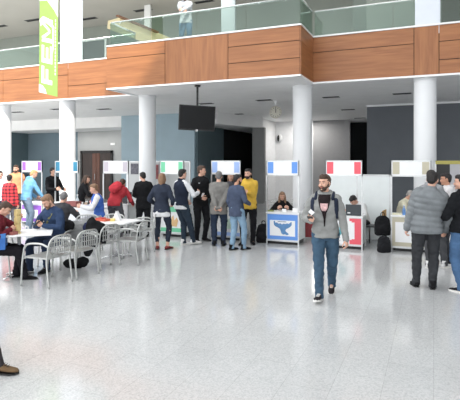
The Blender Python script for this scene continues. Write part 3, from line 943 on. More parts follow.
drape(67, 8.75, .55, 'dark_scarf_coat', 'black coat bundled on the chair right of the navy sweater man', cloth('black_wool', 34, 34, 36), [((0, 0, .2), (.14, .09, .12)), ((-.09, 0, .05), (.07, .08, .18))])
o = drape(75, 8.6, .1, 'shoulder_bag', 'black bag lying on the floor under the nearest chairs', cloth('black_bag', 20, 20, 22), [((0, 0, .05), (.22, .1, .09)), ((.15, 0, .08), (.1, .09, .1))], cat='bag')
o.location.z = .045
# grey draped cloak over central chair
drape(78, 8.85, .5, 'grey_coat', 'light grey coat spread over chair behind the empty slatted one', cloth('light_grey_wool', 150, 152, 152), [((0, 0, .16), (.22, .06, .18)), ((.14, 0, .0), (.1, .06, .2)), ((-.12, 0, .02), (.1, .06, .2))])

def backpack(px, d, z, a, label, col, sc=1.0, name='backpack', loc=None):
    p = at(px, d, z) if loc is None else loc
    t = empty(name, p, dirz(a), label, 'backpack')
    m = cloth('bp_%d_%d_%d' % col, *col)
    b = MB(); rr = []
    for z, w_, d_ in ((0, .13, .08), (.02, .165, .105), (.15, .17, .115), (.3, .155, .1), (.38, .125, .08), (.42, .07, .05)):
        rr.append([V((sc * w_ * math.copysign(abs(math.cos(q)) ** .6, math.cos(q)), sc * d_ * math.copysign(abs(math.sin(q)) ** .6, math.sin(q)), z * sc)) for q in [2 * PI * j / 20 for j in range(20)]])
    b.loft(rr)
    finish(b.build('bag_body', m, t), .012, 3, (.008, 12))
    b = MB(); b.ell((0, -.1 * sc, .14 * sc), (.12 * sc, .05 * sc, .11 * sc), 14); finish(b.build('front_pocket', m, t), .01, 2, (.005, 14))
    b = MB(); b.tube(bez([(-.04 * sc, 0, .42 * sc), (-.03 * sc, 0, .48 * sc), (.03 * sc, 0, .48 * sc), (.04 * sc, 0, .42 * sc)]), .009); b.build('handle', m, t, True)
    for s in (-1, 1):
        b = MB(); b.tube(bez([(s * .08 * sc, .07 * sc, .38 * sc), (s * .1 * sc, .15 * sc, .28 * sc), (s * .1 * sc, .13 * sc, .12 * sc), (s * .1 * sc, .08 * sc, .05 * sc)]), .014); b.build('shoulder_strap', m, t, True)
    return t

# items at the right: stool/chair with orange wood back
p = at(376, 11.0)
t = empty('folding_chair', (p.x, p.y, 0), dirz(-60), 'black framed chair with small orange wooden back behind the red booth', 'chair')
for x in (-.18, .18):
    for y, top in ((.18, .44), (-.18, .8)):
        b = MB(); b.tube([(x, y * 1.1, 0), (x, y, top)], .011); b.build('leg', M_BLACK, t, True)
b = MB(); b.box(-.2, .2, -.19, .2, .43, .455); bevel(b.build('seat', M_BLACK, t), .008)
b = MB(); b.box(-.19, .19, -.195, -.18, .64, .82); bevel(b.build('backrest', mat('orange_beech', srgb(205, 160, 100), .5, var=.1, vscale=6, stretch=(1, 1, 6)), t), .01)
backpack(382.5, 10.35, .33, 0, 'black backpack stacked on top of the dark bag right of the folding chair', (22, 23, 26), 1.0)
backpack(384, 10.15, 0.0, 0, 'dark bag with grey round pocket standing on the floor right of red booth', (30, 31, 35), .82)
# dark bag beside yellow-jacket man
backpack(263.5, 11.4, 0.0, 20, 'black backpack on the floor left of the blue booth', (24, 24, 28), 1.05)
# red suitcase
p = at(308, 12.0)
t = empty('suitcase', (p.x, p.y, 0), dirz(10), 'dark red trolley suitcase standing behind the walking man near the column', 'suitcase')
b = MB(); b.box(-.17, .17, -.1, .1, .04, .5); o = bevel(b.build('shell', mat('dark_red_shell', srgb(140, 30, 40), .4, var=.1), t), .03, 4)
b = MB()
for k in range(5):
    b.box(-.13 + k * .06, -.115 + k * .06, -.106, -.1, .07, .47)
b.build('rib', mat('dark_red_rib', srgb(120, 24, 34), .4, var=.1), t)
b = MB()
for x in (-.1, .1):
    b.tube([(x, .06, .5), (x, .06, .86)], .008)
b.tube([(-.1, .06, .86), (.1, .06, .86)], .012); b.build('handle', M_ALU, t)
for x in (-.13, .13):
    b = MB(); b.tube([(x - .012, -.07, .025), (x + .012, -.07, .025)], .025, 12); b.build('wheel', M_BLACK, t, True)
    b = MB(); b.tube([(x - .012, .07, .025), (x + .012, .07, .025)], .025, 12); b.build('wheel', M_BLACK, t, True)

# laptop on the red booth counter (seen from behind)
lx = X_at(354, YS + .2)
t = empty('laptop', (lx, YS + .14, .722), 0, 'open black laptop on the red booth counter, back of screen toward camera', 'laptop')
b = MB(); b.box(-.17, .17, 0, .24, .002, .018); bevel(b.build('base', M_BLACK, t), .004)
b = MB(); b.box(-.17, .17, -.012, .0, .015, .25, 0, Matrix.Rotation(R(4), 4, 'X')); ll = bevel(b.build('screen_lid', mat('lid_charcoal', srgb(62, 68, 72), .35, .2, var=.05), t), .004)
b = MB(); b.box(-.13, -.07, -.018, -.012, .05, .075, 0, Matrix.Rotation(R(4), 4, 'X')); b.build('sticker', M_WHITE, ll)
b = MB(); b.box(-.15, .15, .12, .22, .018, .02); b.build('keyboard', mat('keys', srgb(40, 40, 44), .6, var=.2, vscale=60), t)
# things on counters
def card(px, Y, z, w, h, m, name, label, cat, lean=8):
    b = MB(); b.box(-w / 2, w / 2, -.003, .003, 0, h, 0, Matrix.Rotation(R(-lean), 4, 'X'))
    b.box(-w / 2, w / 2, 0, .05, 0, .003)
    return tag(b.build(name, m, loc=(X_at(px, Y), Y, z)), label, cat)
card(284, YS + .1, .745, .1, .07, M_WHITE, 'name_card', 'small white card on left part of blue booth counter', 'card')
card(295, YS + .12, .745, .12, .1, M_WHITE, 'leaflet_stack', 'white leaflets on right end of blue booth counter', 'leaflets')
single(270.5, YS + .12, .742, 'potted_snack', 'small olive green tray at left end of the blue booth counter', 'tray', lambda b: b.box(-.07, .07, -.05, .05, 0, .03), mat('olive_tray', srgb(140, 150, 84), .6, var=.2, vscale=30))
item_on(None, 404, 10.95, .772, 'water_bottle', 'blue and clear water bottle on the beige booth counter', 'bottle', [('bottle_body', bottle(.035, .2), mat('blue_label_bottle', srgb(96, 140, 196), .2, var=.25, vscale=14), True), ('cap', lambda b: b.tube([(0, 0, .2), (0, 0, .22)], .016, 10), M_WHITE, True)])
single(396, 11.0, .772, 'paper_stack', 'pale yellow papers lying on left of the beige booth counter', 'papers', lambda b: b.box(-.11, .11, -.08, .08, 0, .025), mat('cream_paper', srgb(226, 224, 196), .8, var=.03))
card(176, YS + .15, .812, .09, .12, mat('snack_tin', srgb(210, 170, 130), .5, var=.3, vscale=20), 'small_poster', 'small tan card on the green booth counter', 'card')
single(127, 10.9, .792, 'kettle', 'dark coffee machine on the lilac booth counter beside man in black suit', 'coffee machine', lambda b: (b.box(-.09, .09, -.1, .1, 0, .3), b.box(-.08, .08, -.16, -.1, 0, .03), b.box(-.08, .08, -.16, -.1, .2, .3)), mat('coffee_machine_grey', srgb(70, 72, 76), .4, .3, var=.1))
# ------------------------------------------------------------------ PEOPLE
M_SKIN = mat('skin_light', srgb(214, 168, 146), .55, var=.04, vscale=10)
M_SKIN2 = mat('skin_tan', srgb(196, 146, 120), .55, var=.04, vscale=10)
M_EYEW = mat('eye_white', srgb(190, 186, 182), .3, var=.01)
M_EYED = mat('eye_dark', srgb(40, 28, 24), .3, var=.01)
M_LIP = mat('lips', srgb(176, 100, 92), .5, var=.03)
HAIR = {
    'black': mat('hair_black', srgb(28, 24, 24), .6, 0, .6, 60, .25, 20, stretch=(1, 1, .25)),
    'brown': mat('hair_brown', srgb(72, 52, 40), .6, 0, .6, 60, .25, 20, stretch=(1, 1, .25)),
    'lightbrown': mat('hair_light_brown', srgb(134, 104, 80), .6, 0, .6, 60, .25, 20, stretch=(1, 1, .25)),
    'ginger': mat('hair_ginger', srgb(196, 148, 104), .6, 0, .6, 60, .25, 20, stretch=(1, 1, .25)),
    'grey': mat('hair_grey', srgb(112, 110, 110), .6, 0, .6, 60, .25, 20, stretch=(1, 1, .25)),
    'silver': mat('hair_silver', srgb(168, 164, 160), .6, 0, .6, 60, .25, 20, stretch=(1, 1, .25)),
}
M_SOLE = mat('white_rubber', srgb(228, 226, 222), .6, var=.03)

def ik(a, b, l1, l2, pole):
    d = b - a
    L_ = d.length
    mx = (l1 + l2) * .998
    if L_ > mx:
        b = a + d * (mx / L_); d = b - a; L_ = mx
    c = (l1 * l1 - l2 * l2 + L_ * L_) / (2 * L_)
    h = math.sqrt(max(l1 * l1 - c * c, 0))
    dn = d.normalized()
    p = pole - dn * pole.dot(dn)
    if p.length < 1e-4: p = V((0, 0, 1))
    return a + dn * c + p.normalized() * h, b

def ring(c, r, f, w, d, n=20, pw=2.3):
    out = []
    for j in range(n):
        t = 2 * PI * j / n
        ct, st = math.cos(t), math.sin(t)
        ct = math.copysign(abs(ct) ** (2 / pw), ct); st = math.copysign(abs(st) ** (2 / pw), st)
        out.append(c + r * (w * ct) + f * (d * st))
    return out

def hand(b, wrist, fdir, palm_n, H, curl=.4, side=1, spread=1.0):
    """fdir: along the hand; palm_n: out of the palm; side: +1 thumb toward x = fdir x palm_n"""
    f = fdir.normalized()
    n = (palm_n - f * palm_n.dot(f)).normalized()
    x = f.cross(n) * side       # toward thumb
    k = H / 1.75
    L_ = .09 * k
    rings = []
    for s, w, t in ((-.01, .024, .019), (.015, .03, .018), (.05, .039, .017), (L_ - .012, .041, .0145), (L_, .038, .011)):
        rings.append(ring(wrist + f * s, x, n, w * k, t * k, 12))
    b.loft(rings)
    for i, (off, ln) in enumerate(((.03, .072), (.0105, .08), (-.0095, .075), (-.029, .06))):
        p = wrist + f * (L_ - .014) + x * off * k
        q = f + x * off * 2.2 * spread
        q.normalize()
        pts = [p]; ang = 0
        for seg, fr in enumerate((.42, .32, .26)):
            ang += curl * (.8 + .3 * seg) * (1 + .08 * i)
            dd = q * math.cos(ang) + n * math.sin(ang)
            pts.append(pts[-1] + dd * ln * fr * k * 1.05)
        b.chain(pts, [.0098 * k, .0092 * k, .0085 * k, .0072 * k], 8)
    p = wrist + f * .022 * k + x * .024 * k + n * .004
    d1 = (f * .75 + x * .75 + n * .35).normalized()
    d2 = (f * .95 + x * .25 + n * (.35 + curl * .5)).normalized()
    b.chain([p, p + d1 * .04 * k, p + d1 * .04 * k + d2 * .03 * k, p + d1 * .04 * k + d2 * .052 * k], [.0135 * k, .0115 * k, .0095 * k, .008 * k], 8)

def person(px, d, a, H, label, top, pants, hair='black', skin=None, z0=0, pelvis=None, lean=0, side=0, twist=0,
           feet=None, hands=None, elbow=None, head=(0, 0), female=False, hairstyle='short', beard=False, shoe=(24, 24, 26), sole=None,
           hem=.03, hood=None, collar=None, shirt=None, quilt=False, near=False, puff=1.0, sleeve=None, curl=(.45, .45), palm=None,
           barefoot=False, extra=None, loc=None, vest=None, backp=None, stocky=1.0, shirt_hem=None, strap=None, fist=None, topname='jacket', emblem=None, scarf=None, handdir=None):
    skin = skin or M_SKIN
    p = at(px, d) if loc is None else loc
    root = empty('person', (p.x, p.y, z0), dirz(a), label, 'person')
    vx = .0075 if near else .013
    st = stocky * (.93 if female else 1.0)
    pz = pelvis[2] if pelvis else .525 * H
    P = V((pelvis[0], pelvis[1], pz)) if pelvis else V((0, 0, pz))
    # spine
    N = 20; TL = .325 * H
    pos = [P.copy()]; ups = []; rts = []; fws = []
    for i in range(N + 1):
        t = i / N
        an = R(lean) * min(1, .3 + 1.4 * t); sd = R(side) * min(1, .3 + 1.4 * t); tw = R(twist) * t
        up = V((math.sin(sd), math.sin(an), math.cos(an) * math.cos(sd))).normalized()
        rt = V((math.cos(tw), math.sin(tw), 0)); rt = (rt - up * rt.dot(up)).normalized()
        ups.append(up); rts.append(rt); fws.append(up.cross(rt))
        if i < N: pos.append(pos[-1] + up * TL / N)
    def fr(t):      # t in units of H above the pelvis
        i = t * H / TL * N
        if i < 0: return pos[0] + V((0, 0, 1)) * (t * H), V((1, 0, 0)), V((0, 1, 0)), V((0, 0, 1))
        j = min(int(i), N - 1); u = i - j
        return pos[j].lerp(pos[min(j + 1, N)], u) if i <= N else pos[N] + ups[N] * (t * H - TL), rts[min(j, N)], fws[min(j, N)], ups[min(j, N)]
    prof = [(-.045, .05, .05), (-.02, .086, .062), (.02, .094, .064), (.09, .08, .054), (.16, .092, .062), (.22, .101, .07), (.258, .101, .064), (.284, .086, .052), (.304, .056, .042), (.325, .036, .036)]
    if female: prof = [(-.045, .05, .05), (-.02, .092, .064), (.02, .094, .064), (.1, .07, .05), (.16, .084, .062), (.22, .089, .072), (.258, .087, .058), (.284, .074, .048), (.304, .05, .04), (.325, .033, .033)]
    def pw(t):
        for i in range(len(prof) - 1):
            if t <= prof[i + 1][0]:
                u = max(0, (t - prof[i][0]) / (prof[i + 1][0] - prof[i][0])); break
        else: u = 1
        return [prof[i][k] * (1 - u) + prof[i + 1][k] * u for k in (1, 2)]
    # shoulders / arms
    c, rt, fw, up = fr(.274)
    sw = (.085 if female else .097) * H * st
    SH = {1: c + rt * sw, -1: c - rt * sw}
    ua, fa = .172 * H, .15 * H
    hands = hands or {}
    hd = {}
    for s in (1, -1):
        if s in hands:
            w = V(hands[s])
        else:
            w = SH[s] + rt * (s * .05 * H) + V((0, .04 * H, -(ua + fa) * .985))
        pole = V(elbow[s]) if elbow and s in elbow else (V((s * .5, -1, -.25)) if w.z > SH[s].z - (ua + fa) * .9 else V((s * .3, -1, 0)))
        e, w = ik(SH[s], w, ua, fa, pole)
        hd[s] = (SH[s], e, w)
    # legs
    ul, ll = .245 * H, .24 * H
    feet = feet or {1: (.055 * H, 0, 0, 8), -1: (-.055 * H, 0, 0, -8)}
    LG = {}
    for s in (1, -1):
        q = feet[s]
        yaw = R(q[3]) if len(q) > 3 else 0
        pitch = R(q[4]) if len(q) > 4 else 0
        ank = V((q[0], q[1], q[2] + .045 * H))
        hip = P + V((s * .052 * H, 0, -.005 * H))
        fd = V((math.sin(yaw), math.cos(yaw), 0))
        k, an2 = ik(hip, ank, ul, ll, fd + V((s * .1, 0, .1)))
        LG[s] = (hip, k, an2, fd, pitch)
    # ---- body
    b = MB(); hb = MB()
    b.loft([ring(fr(t)[0], fr(t)[1], fr(t)[2], w * H * (.88 if t < .3 else .8) * st, dd * H * .88 * st) for t, w, dd in prof])
    for s in (1, -1):
        S, E, W = hd[s]
        b.chain([S, S.lerp(E, .4), E, E.lerp(W, .3), W], [.024 * H, .023 * H, .02 * H, .021 * H, .0155 * H], 12)
        fd = (W - E).normalized()
        if handdir and s in handdir: fd = V(handdir[s]).normalized()
        pn = V(palm[s]) if palm and s in palm else V((-s, 0, 0)) - fd * 0
        cu = curl[0] if s == 1 else curl[1]
        sd_ = 1 if (fd.cross(pn)).dot(V((0, 1, .3))) > 0 else -1
        tgt = b if near else hb
        hand(tgt, W, fd, pn, H, cu, sd_)
        hip, kn, an, f2, pit = LG[s]
        b.chain([hip, hip.lerp(kn, .45), kn, kn.lerp(an, .3), an], [.052 * H, .043 * H, .031 * H, .033 * H, .021 * H], 12)
        b.chain([an, an + f2 * .035 * H + V((0, 0, -.022 * H))], [.021 * H, .015 * H], 10)
    # head
    NC, rt, fw, up = fr(.325)
    nb = NC - up * .03 * H
    hy, hp = R(head[0]), R(head[1])
    base_up = (up * .6 + V((0, 0, .6))).normalized()
    hr = (rt - base_up * rt.dot(base_up)).normalized(); hf = base_up.cross(hr)
    Mh = Matrix((hr, hf, base_up)).transposed() @ Matrix.Rotation(-hy, 3, 'Z') @ Matrix.Rotation(-hp, 3, 'X')
    k = H / 1.75 * (1.0 if not female else .96)
    NT = NC + up * .012 * H + Mh @ V((0, .012 * k, .03 * k))
    HCn = NT + Mh @ V((0, .012 * k, .075 * k))       # head centre (eye level)
    b.chain([nb, NC, NT + Mh @ V((0, 0, .02 * k))], [.036 * H, .031 * H * (.88 if female else 1), .029 * H * (.88 if female else 1)], 14)
    def hp_(x, y, z): return HCn + Mh @ V((x * k, y * k, z * k))
    M4 = Mh.to_4x4()
    E_ = lambda bb, x, y, z, rx, ry, rz, n=14: bb.ell(hp_(x, y, z), (rx * k, ry * k, rz * k), n, 0, M4)
    E_(b, 0, -.008, .03, .074, .092, .082, 18)
    E_(b, 0, .012, -.02, .062, .074, .082, 16)
    E_(b, 0, .03, -.062, .044, .05, .042, 14)
    E_(b, 0, .072, -.088, .02, .018, .016, 10)
    b.chain([hp_(0, .08, .012), hp_(0, .098, -.018), hp_(0, .096, -.03)], [.008 * k, .011 * k, .012 * k], 8)
    E_(b, 0, .074, .03, .05, .018, .012)
    for s in (1, -1):
        E_(b, s * .076, -.008, -.006, .01, .02, .032, 10)
        E_(b, s * .04, .062, -.03, .018, .018, .02, 10)
    body = b.build('body', skin, root)
    finish(body, .006 if near else .011, 2 if near else 1, None, hb if not near else None)
    # face features
    for s in (1, -1):
        bb = MB(); E_(bb, s * .03, .079, .006, .0105, .008, .0052, 10); ey = bb.build('eye', M_EYEW, root, True)
        bb = MB(); E_(bb, s * .03, .0865, .006, .0062, .003, .0062, 8); bb.build('iris', M_EYED, ey, True)
        bb = MB(); bb.chain([hp_(s * .014, .09, .024), hp_(s * .032, .088, .029), hp_(s * .048, .074, .024)], [.004 * k, .0045 * k, .003 * k], 6); bb.build('eyebrow', HAIR[hair], root, True)
    bb = MB(); bb.chain([hp_(-.022, .082, -.056), hp_(0, .0905, -.0545), hp_(.022, .082, -.056)], [.004 * k, .0065 * k, .004 * k], 8); bb.build('mouth', M_LIP, root, True)
    # hair
    hm = HAIR[hair]
    bb = MB()
    E_(bb, 0, -.022, .044, .08, .09, .084, 18)
    E_(bb, 0, .02, .082, .064, .07, .042, 14)
    E_(bb, 0, -.055, -.0, .068, .05, .07, 14)
    for s in (1, -1): E_(bb, s * .066, -.016, .025, .014, .038, .045, 10)
    if hairstyle == 'quiff': E_(bb, 0, .05, .1, .05, .045, .028, 12)
    if hairstyle == 'long':
        for s in (1, -1):
            bb.chain([hp_(s * .06, -.01, .05), hp_(s * .076, .0, -.03), hp_(s * .082, .02, -.12), hp_(s * .075, .045, -.22), hp_(s * .07, .05, -.29)], [.03 * k, .032 * k, .034 * k, .03 * k, .012 * k], 10)
        bb.chain([hp_(0, -.06, .04), hp_(0, -.075, -.08), hp_(0, -.08, -.2)], [.07 * k, .07 * k, .05 * k], 12)
    if hairstyle == 'bob':
        bb.chain([hp_(0, -.05, .03), hp_(0, -.06, -.06), hp_(0, -.066, -.15)], [.075 * k, .07 * k, .045 * k], 12)
        for s in (1, -1): bb.chain([hp_(s * .06, -.01, .05), hp_(s * .072, -.01, -.04), hp_(s * .066, -.03, -.12)], [.028 * k, .03 * k, .02 * k], 10)
    if hairstyle == 'ponytail':
        bb.chain([hp_(0, -.09, .04), hp_(0, -.125, .01), hp_(0, -.125, -.08), hp_(0, -.105, -.17)], [.022 * k, .03 * k, .03 * k, .01 * k], 10)
    if hairstyle == 'curly':
        for q in range(26):
            th = random.uniform(0, 2 * PI); ph = random.uniform(0, 1.3)
            E_(bb, .08 * math.cos(th) * math.cos(ph), -.03 + .085 * math.sin(th) * math.cos(ph) * .8, .04 + .085 * math.sin(ph), .022, .022, .022, 8)
    finish(bb.build('hair', hm, root), .008 if near else .011, 2, (.006, 40))
    if beard:
        bb = MB()
        E_(bb, 0, .034, -.07, .051, .054, .045, 14)
        E_(bb, 0, .066, -.098, .028, .026, .02, 10)
        for s in (1, -1): bb.chain([hp_(s * .068, .006, -.005), hp_(s * .062, .03, -.05), hp_(s * .036, .066, -.066), hp_(s * .02, .088, -.046), hp_(0, .093, -.044)], [.01 * k, .016 * k, .012 * k, .006 * k, .006 * k], 8)
        finish(bb.build('beard', hm, root), .006 if near else .009, 1, (.004, 50))
    # ---- trousers
    legm = cloth('pants_%d_%d_%d' % pants, *pants)
    b = MB()
    i1 = .012 * H
    b.loft([ring(fr(t)[0], fr(t)[1], fr(t)[2], (w + .007) * H * st, (dd + .007) * H * st) for t, w, dd in [(-.06, .06, .055)] + prof[1:3] + [(.055, *pw(.055))]])
    for s in (1, -1):
        hip, kn, an, f2, pit = LG[s]
        rr = [.06, .054, .042, .04, .032] if not female else [.06, .05, .038, .037, .027]
        an_ = an + (kn - an).normalized() * (.02 * H if not barefoot else .06 * H)
        b.chain([hip, hip.lerp(kn, .45), kn, kn.lerp(an, .35), an_], [q * H * (st if st > 1 else 1) for q in rr], 14)
        if not barefoot: b.cone(an_, an + V((0, 0, -.028 * H)), .032 * H, .035 * H, 14)
    finish(b.build('trousers', legm, root), vx, 3, (.011 * (1.2 if near else 1), 9))
    # ---- shoes
    sm = cloth('shoe_%d_%d_%d' % shoe, *shoe, var=.1, bump=.1)
    for s in (1, -1):
        hip, kn, an, f2, pit = LG[s]
        r2 = V((f2.y, -f2.x, 0))
        fz = f2 * math.cos(pit) + V((0, 0, math.sin(pit))); uz = r2.cross(fz)
        if uz.z < 0: uz = -uz
        g = an - uz * .045 * H
        ks = H / 1.75
        def fpt(x, y, z): return g + r2 * (x * ks) + fz * (y * ks) + uz * (z * ks)
        b = MB(); rings = []
        for y, w, h in ((-.075, .02, .055), (-.06, .034, .075), (-.02, .037, .088), (.03, .038, .085), (.08, .043, .062), (.13, .046, .048), (.175, .038, .04), (.2, .018, .026)):
            rg = []
            for j in range(14):
                t = 2 * PI * j / 14
                rg.append(fpt(w * math.cos(t), y, .012 + max(0, (h - .012) * (.5 + .5 * math.sin(t)) ** .8)))
            rings.append(rg)
        b.loft(rings)
        if not barefoot: b.cone(fpt(0, -.02, .05), fpt(0, -.015, .13), .044 * ks, .046 * ks, 14)
        sh = b.build('shoe', sm, root, True)
        b = MB()
        out = [(-.03, -.07), (.03, -.07), (.041, -.02), (.041, .03), (.05, .09), (.05, .14), (.035, .185), (0, .21), (-.035, .185), (-.05, .14), (-.05, .09), (-.041, .03), (-.041, -.02)]
        b.prism(out, 0, .024 if sole else .012, lambda u, v, w: fpt(u, v, w))
        b.build('sole', M_SOLE if sole else M_BLACK, sh)
        if near:
            b = MB()
            for q in range(4):
                b.tube([fpt(-.022, .045 + q * .02, .088 - q * .008), fpt(0, .05 + q * .02, .091 - q * .0085), fpt(.022, .045 + q * .02, .088 - q * .008)], .0035, 6)
            b.build('laces', M_SOLE if sole else M_BLACK, sh)
    # ---- top garment
    tm = top if not isinstance(top, tuple) else cloth('top_%d_%d_%d' % top, *top)
    inf = .014 * puff
    def torso(b, inf, t0, t1=.318, quilt=False):
        ts = [t0 + (t1 - t0) * i / 40 for i in range(41)]
        rs = []
        for t in ts:
            w, dd = pw(t) if t > -.02 else (prof[1][1] + .004, prof[1][2] + .004)
            q = 1 + (.10 * abs(math.sin(t * H / .085 * PI)) if quilt else 0)
            ii = inf * (1 if t < .29 else max(.4, 1 - (t - .29) * 18))
            fl = .004 * (1 if t < 0 else 0)
            cc, r_, f_, u_ = fr(t)
            rs.append(ring(cc, r_, f_, (w * st + ii + fl) * H * q, (dd * st + ii + fl) * H * q, 24))
        b.loft(rs)
    def sleeves(b, sides, scale=1.0, end=1.0, quilt=False):
        for s in sides:
            S, E, W = hd[s]
            We = E.lerp(W, end)
            r0 = [.0395, .037, .0315, .030, .0245]
            pts = [S - (S - c) * .12, S.lerp(E, .4), E, E.lerp(W, .35 * end), We]
            rr = [q * H * scale * st for q in r0]
            if quilt:
                P2 = []; R2 = []
                for i in range(4):
                    for j in range(4):
                        u = j / 4
                        P2.append(pts[i].lerp(pts[i + 1], u)); R2.append((rr[i] * (1 - u) + rr[i + 1] * u) * (1.0 + (.17 if j % 2 else 0)))
                P2.append(pts[-1]); R2.append(rr[-1]); pts, rr = P2, R2
            b.chain(pts, rr, 14)
            # trapezius slope so the shoulder blends
            b.cone(S + V((0, 0, .004 * H)), fr(.318)[0], .032 * H * scale, .024 * H, 12)
    b = MB(); torso(b, inf, -hem - .0, quilt=quilt)
    cc, r_, f_, u_ = fr(.318)
    if sleeve is None:
        sleeves(b, (1, -1), 1 + (puff - 1) * .35, quilt=quilt)
    if collar == 'high': b.cone(fr(.3)[0], fr(.345)[0], .05 * H, .042 * H, 16)
    elif collar is None or collar == 'normal': b.cone(fr(.3)[0], fr(.328)[0] - f_ * .002 * H, .05 * H, .038 * H, 16)
    if hood:
        b.chain([cc + r_ * .045 * H, cc + r_ * .03 * H - f_ * .035 * H, cc - f_ * .045 * H - u_ * .01 * H, cc - r_ * .03 * H - f_ * .035 * H, cc - r_ * .045 * H], [.02 * H, .026 * H, .03 * H, .026 * H, .02 * H], 12)
        b.chain([cc - f_ * .05 * H - u_ * .01 * H, cc - f_ * .058 * H - u_ * .05 * H], [.034 * H, .02 * H], 12)
    finish(b.build(topname, tm, root), vx, 1 if quilt else 3, (.003 if quilt else .011, 9))
    if sleeve is not None:
        b = MB(); sleeves(b, (1, -1)); finish(b.build('shirt_sleeves', cloth('sleeve_%d_%d_%d' % sleeve, *sleeve), root), vx, 3, (.01, 9))
    if shirt_hem is not None:
        col, ext = shirt_hem
        b = MB(); torso(b, inf * .75, -hem - ext, -hem + .05); finish(b.build('shirt_hem', cloth('hem_%d_%d_%d' % col, *col), root), vx, 2, (.006, 9))
    def patch(name, m, rows, off, n=8, th=.004, back=False):
        """rows: (t, a0, a1) angle in degrees from straight ahead (+ = wearer's right)"""
        b = MB(); rings = []
        for t, a0, a1 in rows:
            w, dd = pw(t) if t > -.02 else (prof[1][1], prof[1][2])
            c_, r2, f2, u2 = fr(t)
            ii = inf * (1 if t < .29 else max(.4, 1 - (t - .29) * 18)) + off
            o_ = []; i_ = []
            for j in range(n + 1):
                an = R(a0 + (a1 - a0) * j / n)
                ct, s_ = math.sin(an), math.cos(an)
                ct = math.copysign(abs(ct) ** (2 / 2.3), ct); s_ = math.copysign(abs(s_) ** (2 / 2.3), s_)
                if back: s_ = -s_
                o_.append(c_ + r2 * (w * st + ii) * H * ct + f2 * (dd * st + ii) * H * s_)
                i_.append(c_ + r2 * (w * st + ii - .012) * H * ct + f2 * (dd * st + ii - .012) * H * s_)
            rings.append(o_ + list(reversed(i_)))
        b.loft(rings)
        return b.build(name, m, root, True)
    if shirt:
        col, rows = shirt
        patch('shirt', cloth('shirt_%d_%d_%d' % col, *col), rows, .0048)
    if emblem:
        patch('shirt_print', mat('print_%d_%d_%d' % emblem[0], srgb(*emblem[0]), .8, var=.35, vscale=22), emblem[1], .0062)
    if strap:
        col, rows = strap
        patch('bag_strap', cloth('strap_%d_%d_%d' % col, *col), rows, .005)
    if backp:
        col, sc = backp
        bm_ = cloth('pack_%d_%d_%d' % col, *col)
        cB, rB, fB, uB = fr(.17)
        mx = Matrix((rB, fB, uB)).transposed().to_4x4()
        q = cB - fB * (.07 * st + .05 * sc) * H
        b = MB(); b.ell(q, (.085 * H * sc, .055 * H * sc, .13 * H * sc), 16, 0, mx); b.ell(q - uB * .05 * H - fB * .02 * H * sc, (.08 * H * sc, .05 * H * sc, .07 * H * sc), 14, 0, mx)
        finish(b.build('backpack', bm_, root), .01, 2, (.006, 12))
        for s in (1, -1):
            rows = [(t, s * (x - 11), s * (x + 11)) for t, x in ((.12, 74), (.17, 58), (.22, 50), (.26, 50), (.285, 56))]
            patch('backpack_strap', bm_, rows, .007)
            S = SH[s]
            top_ = fr(.305)[0] + fr(.3)[1] * s * .066 * H
            b = MB(); b.chain([fr(.28)[0] + fr(.28)[1] * s * .068 * H + fr(.28)[2] * .062 * H, top_ + V((0, 0, .016 * H)), fr(.27)[0] + fr(.27)[1] * s * .06 * H - fr(.27)[2] * .075 * H], [.013 * H] * 3, 8); b.build('backpack_strap', bm_, root, True)
    if scarf:
        b = MB(); b.tube(bez([cc + r_ * .04 * H + u_ * .01, cc + f_ * .04 * H - u_ * .02, cc - r_ * .04 * H + u_ * .01]), .012 * H); b.build('collar', cloth('scarf_%d_%d_%d' % scarf, *scarf), root, True)
    info = dict(root=root, hands={s: hd[s][2] for s in hd}, head=HCn)
    return info

def wpos(info, v):
    r = info['root']
    return Matrix.Translation(r.location) @ Matrix.Rotation(r.rotation_euler.z, 4, 'Z') @ V(v)

def held(info, s, off, name, label, cat, parts, rot=(0, 0, 0)):
    """thing held in a hand: top-level, placed at the wrist position plus an offset in the person's frame"""
    p = wpos(info, info['hands'][s] + V(off))
    t = empty(name, p, 0, label, cat)
    t.rotation_euler = (R(rot[0]), R(rot[1]), info['root'].rotation_euler.z + R(rot[2]))
    for nm, fn, m in parts:
        b = MB(); fn(b); b.build(nm, m, t)
    return t

def phone_parts():
    return [('phone_body', lambda b: b.box(-.037, .037, -.005, .005, -.072, .072), M_BLACK), ('phone_screen', lambda b: b.box(-.034, .034, -.0065, -.005, -.066, .066), M_SCREEN)]

# ---- the walking man
W = person(325.5, 6.85, 200, 1.775, 'man with beard walking on the open floor in grey fleece jacket and blue jeans', (142, 144, 142), (56, 86, 112), 'brown',
    feet={1: (.035, .30, .0, 4, 10), -1: (-.05, -.28, .05, -4, -22)}, pelvis=(0, 0, .905), lean=3,
    hands={1: (.16, .26, 1.10), -1: (-.30, .06, .80)}, elbow={1: (.7, -1, -.3), -1: (-.4, -1, 0)}, head=(20, -2), hairstyle='quiff', beard=True, shoe=(40, 36, 40), sole=True,
    near=True, curl=(.75, .5), palm={1: (-.5, .3, .8), -1: (.9, -.3, 0)}, handdir={1: (-.15, 1, .15)}, topname='jacket', backp=((38, 46, 66), .85), puff=1.15, hem=.035, hood=True,
    shirt=((34, 26, 28), [(.06, -3, 0), (.12, -5, 1), (.17, -8, 5), (.21, -15, 12), (.25, -20, 16), (.28, -25, 22), (.3, -34, 32), (.312, -52, 50)]), emblem=((206, 168, 168), [(.185, -6, 5), (.21, -12, 9), (.245, -13, 10)]))
held(W, 1, (-.01, .09, .035), 'mobile_phone', 'dark mobile phone held in the hand of the walking bearded man', 'phone', phone_parts(), (-60, 0, 0))
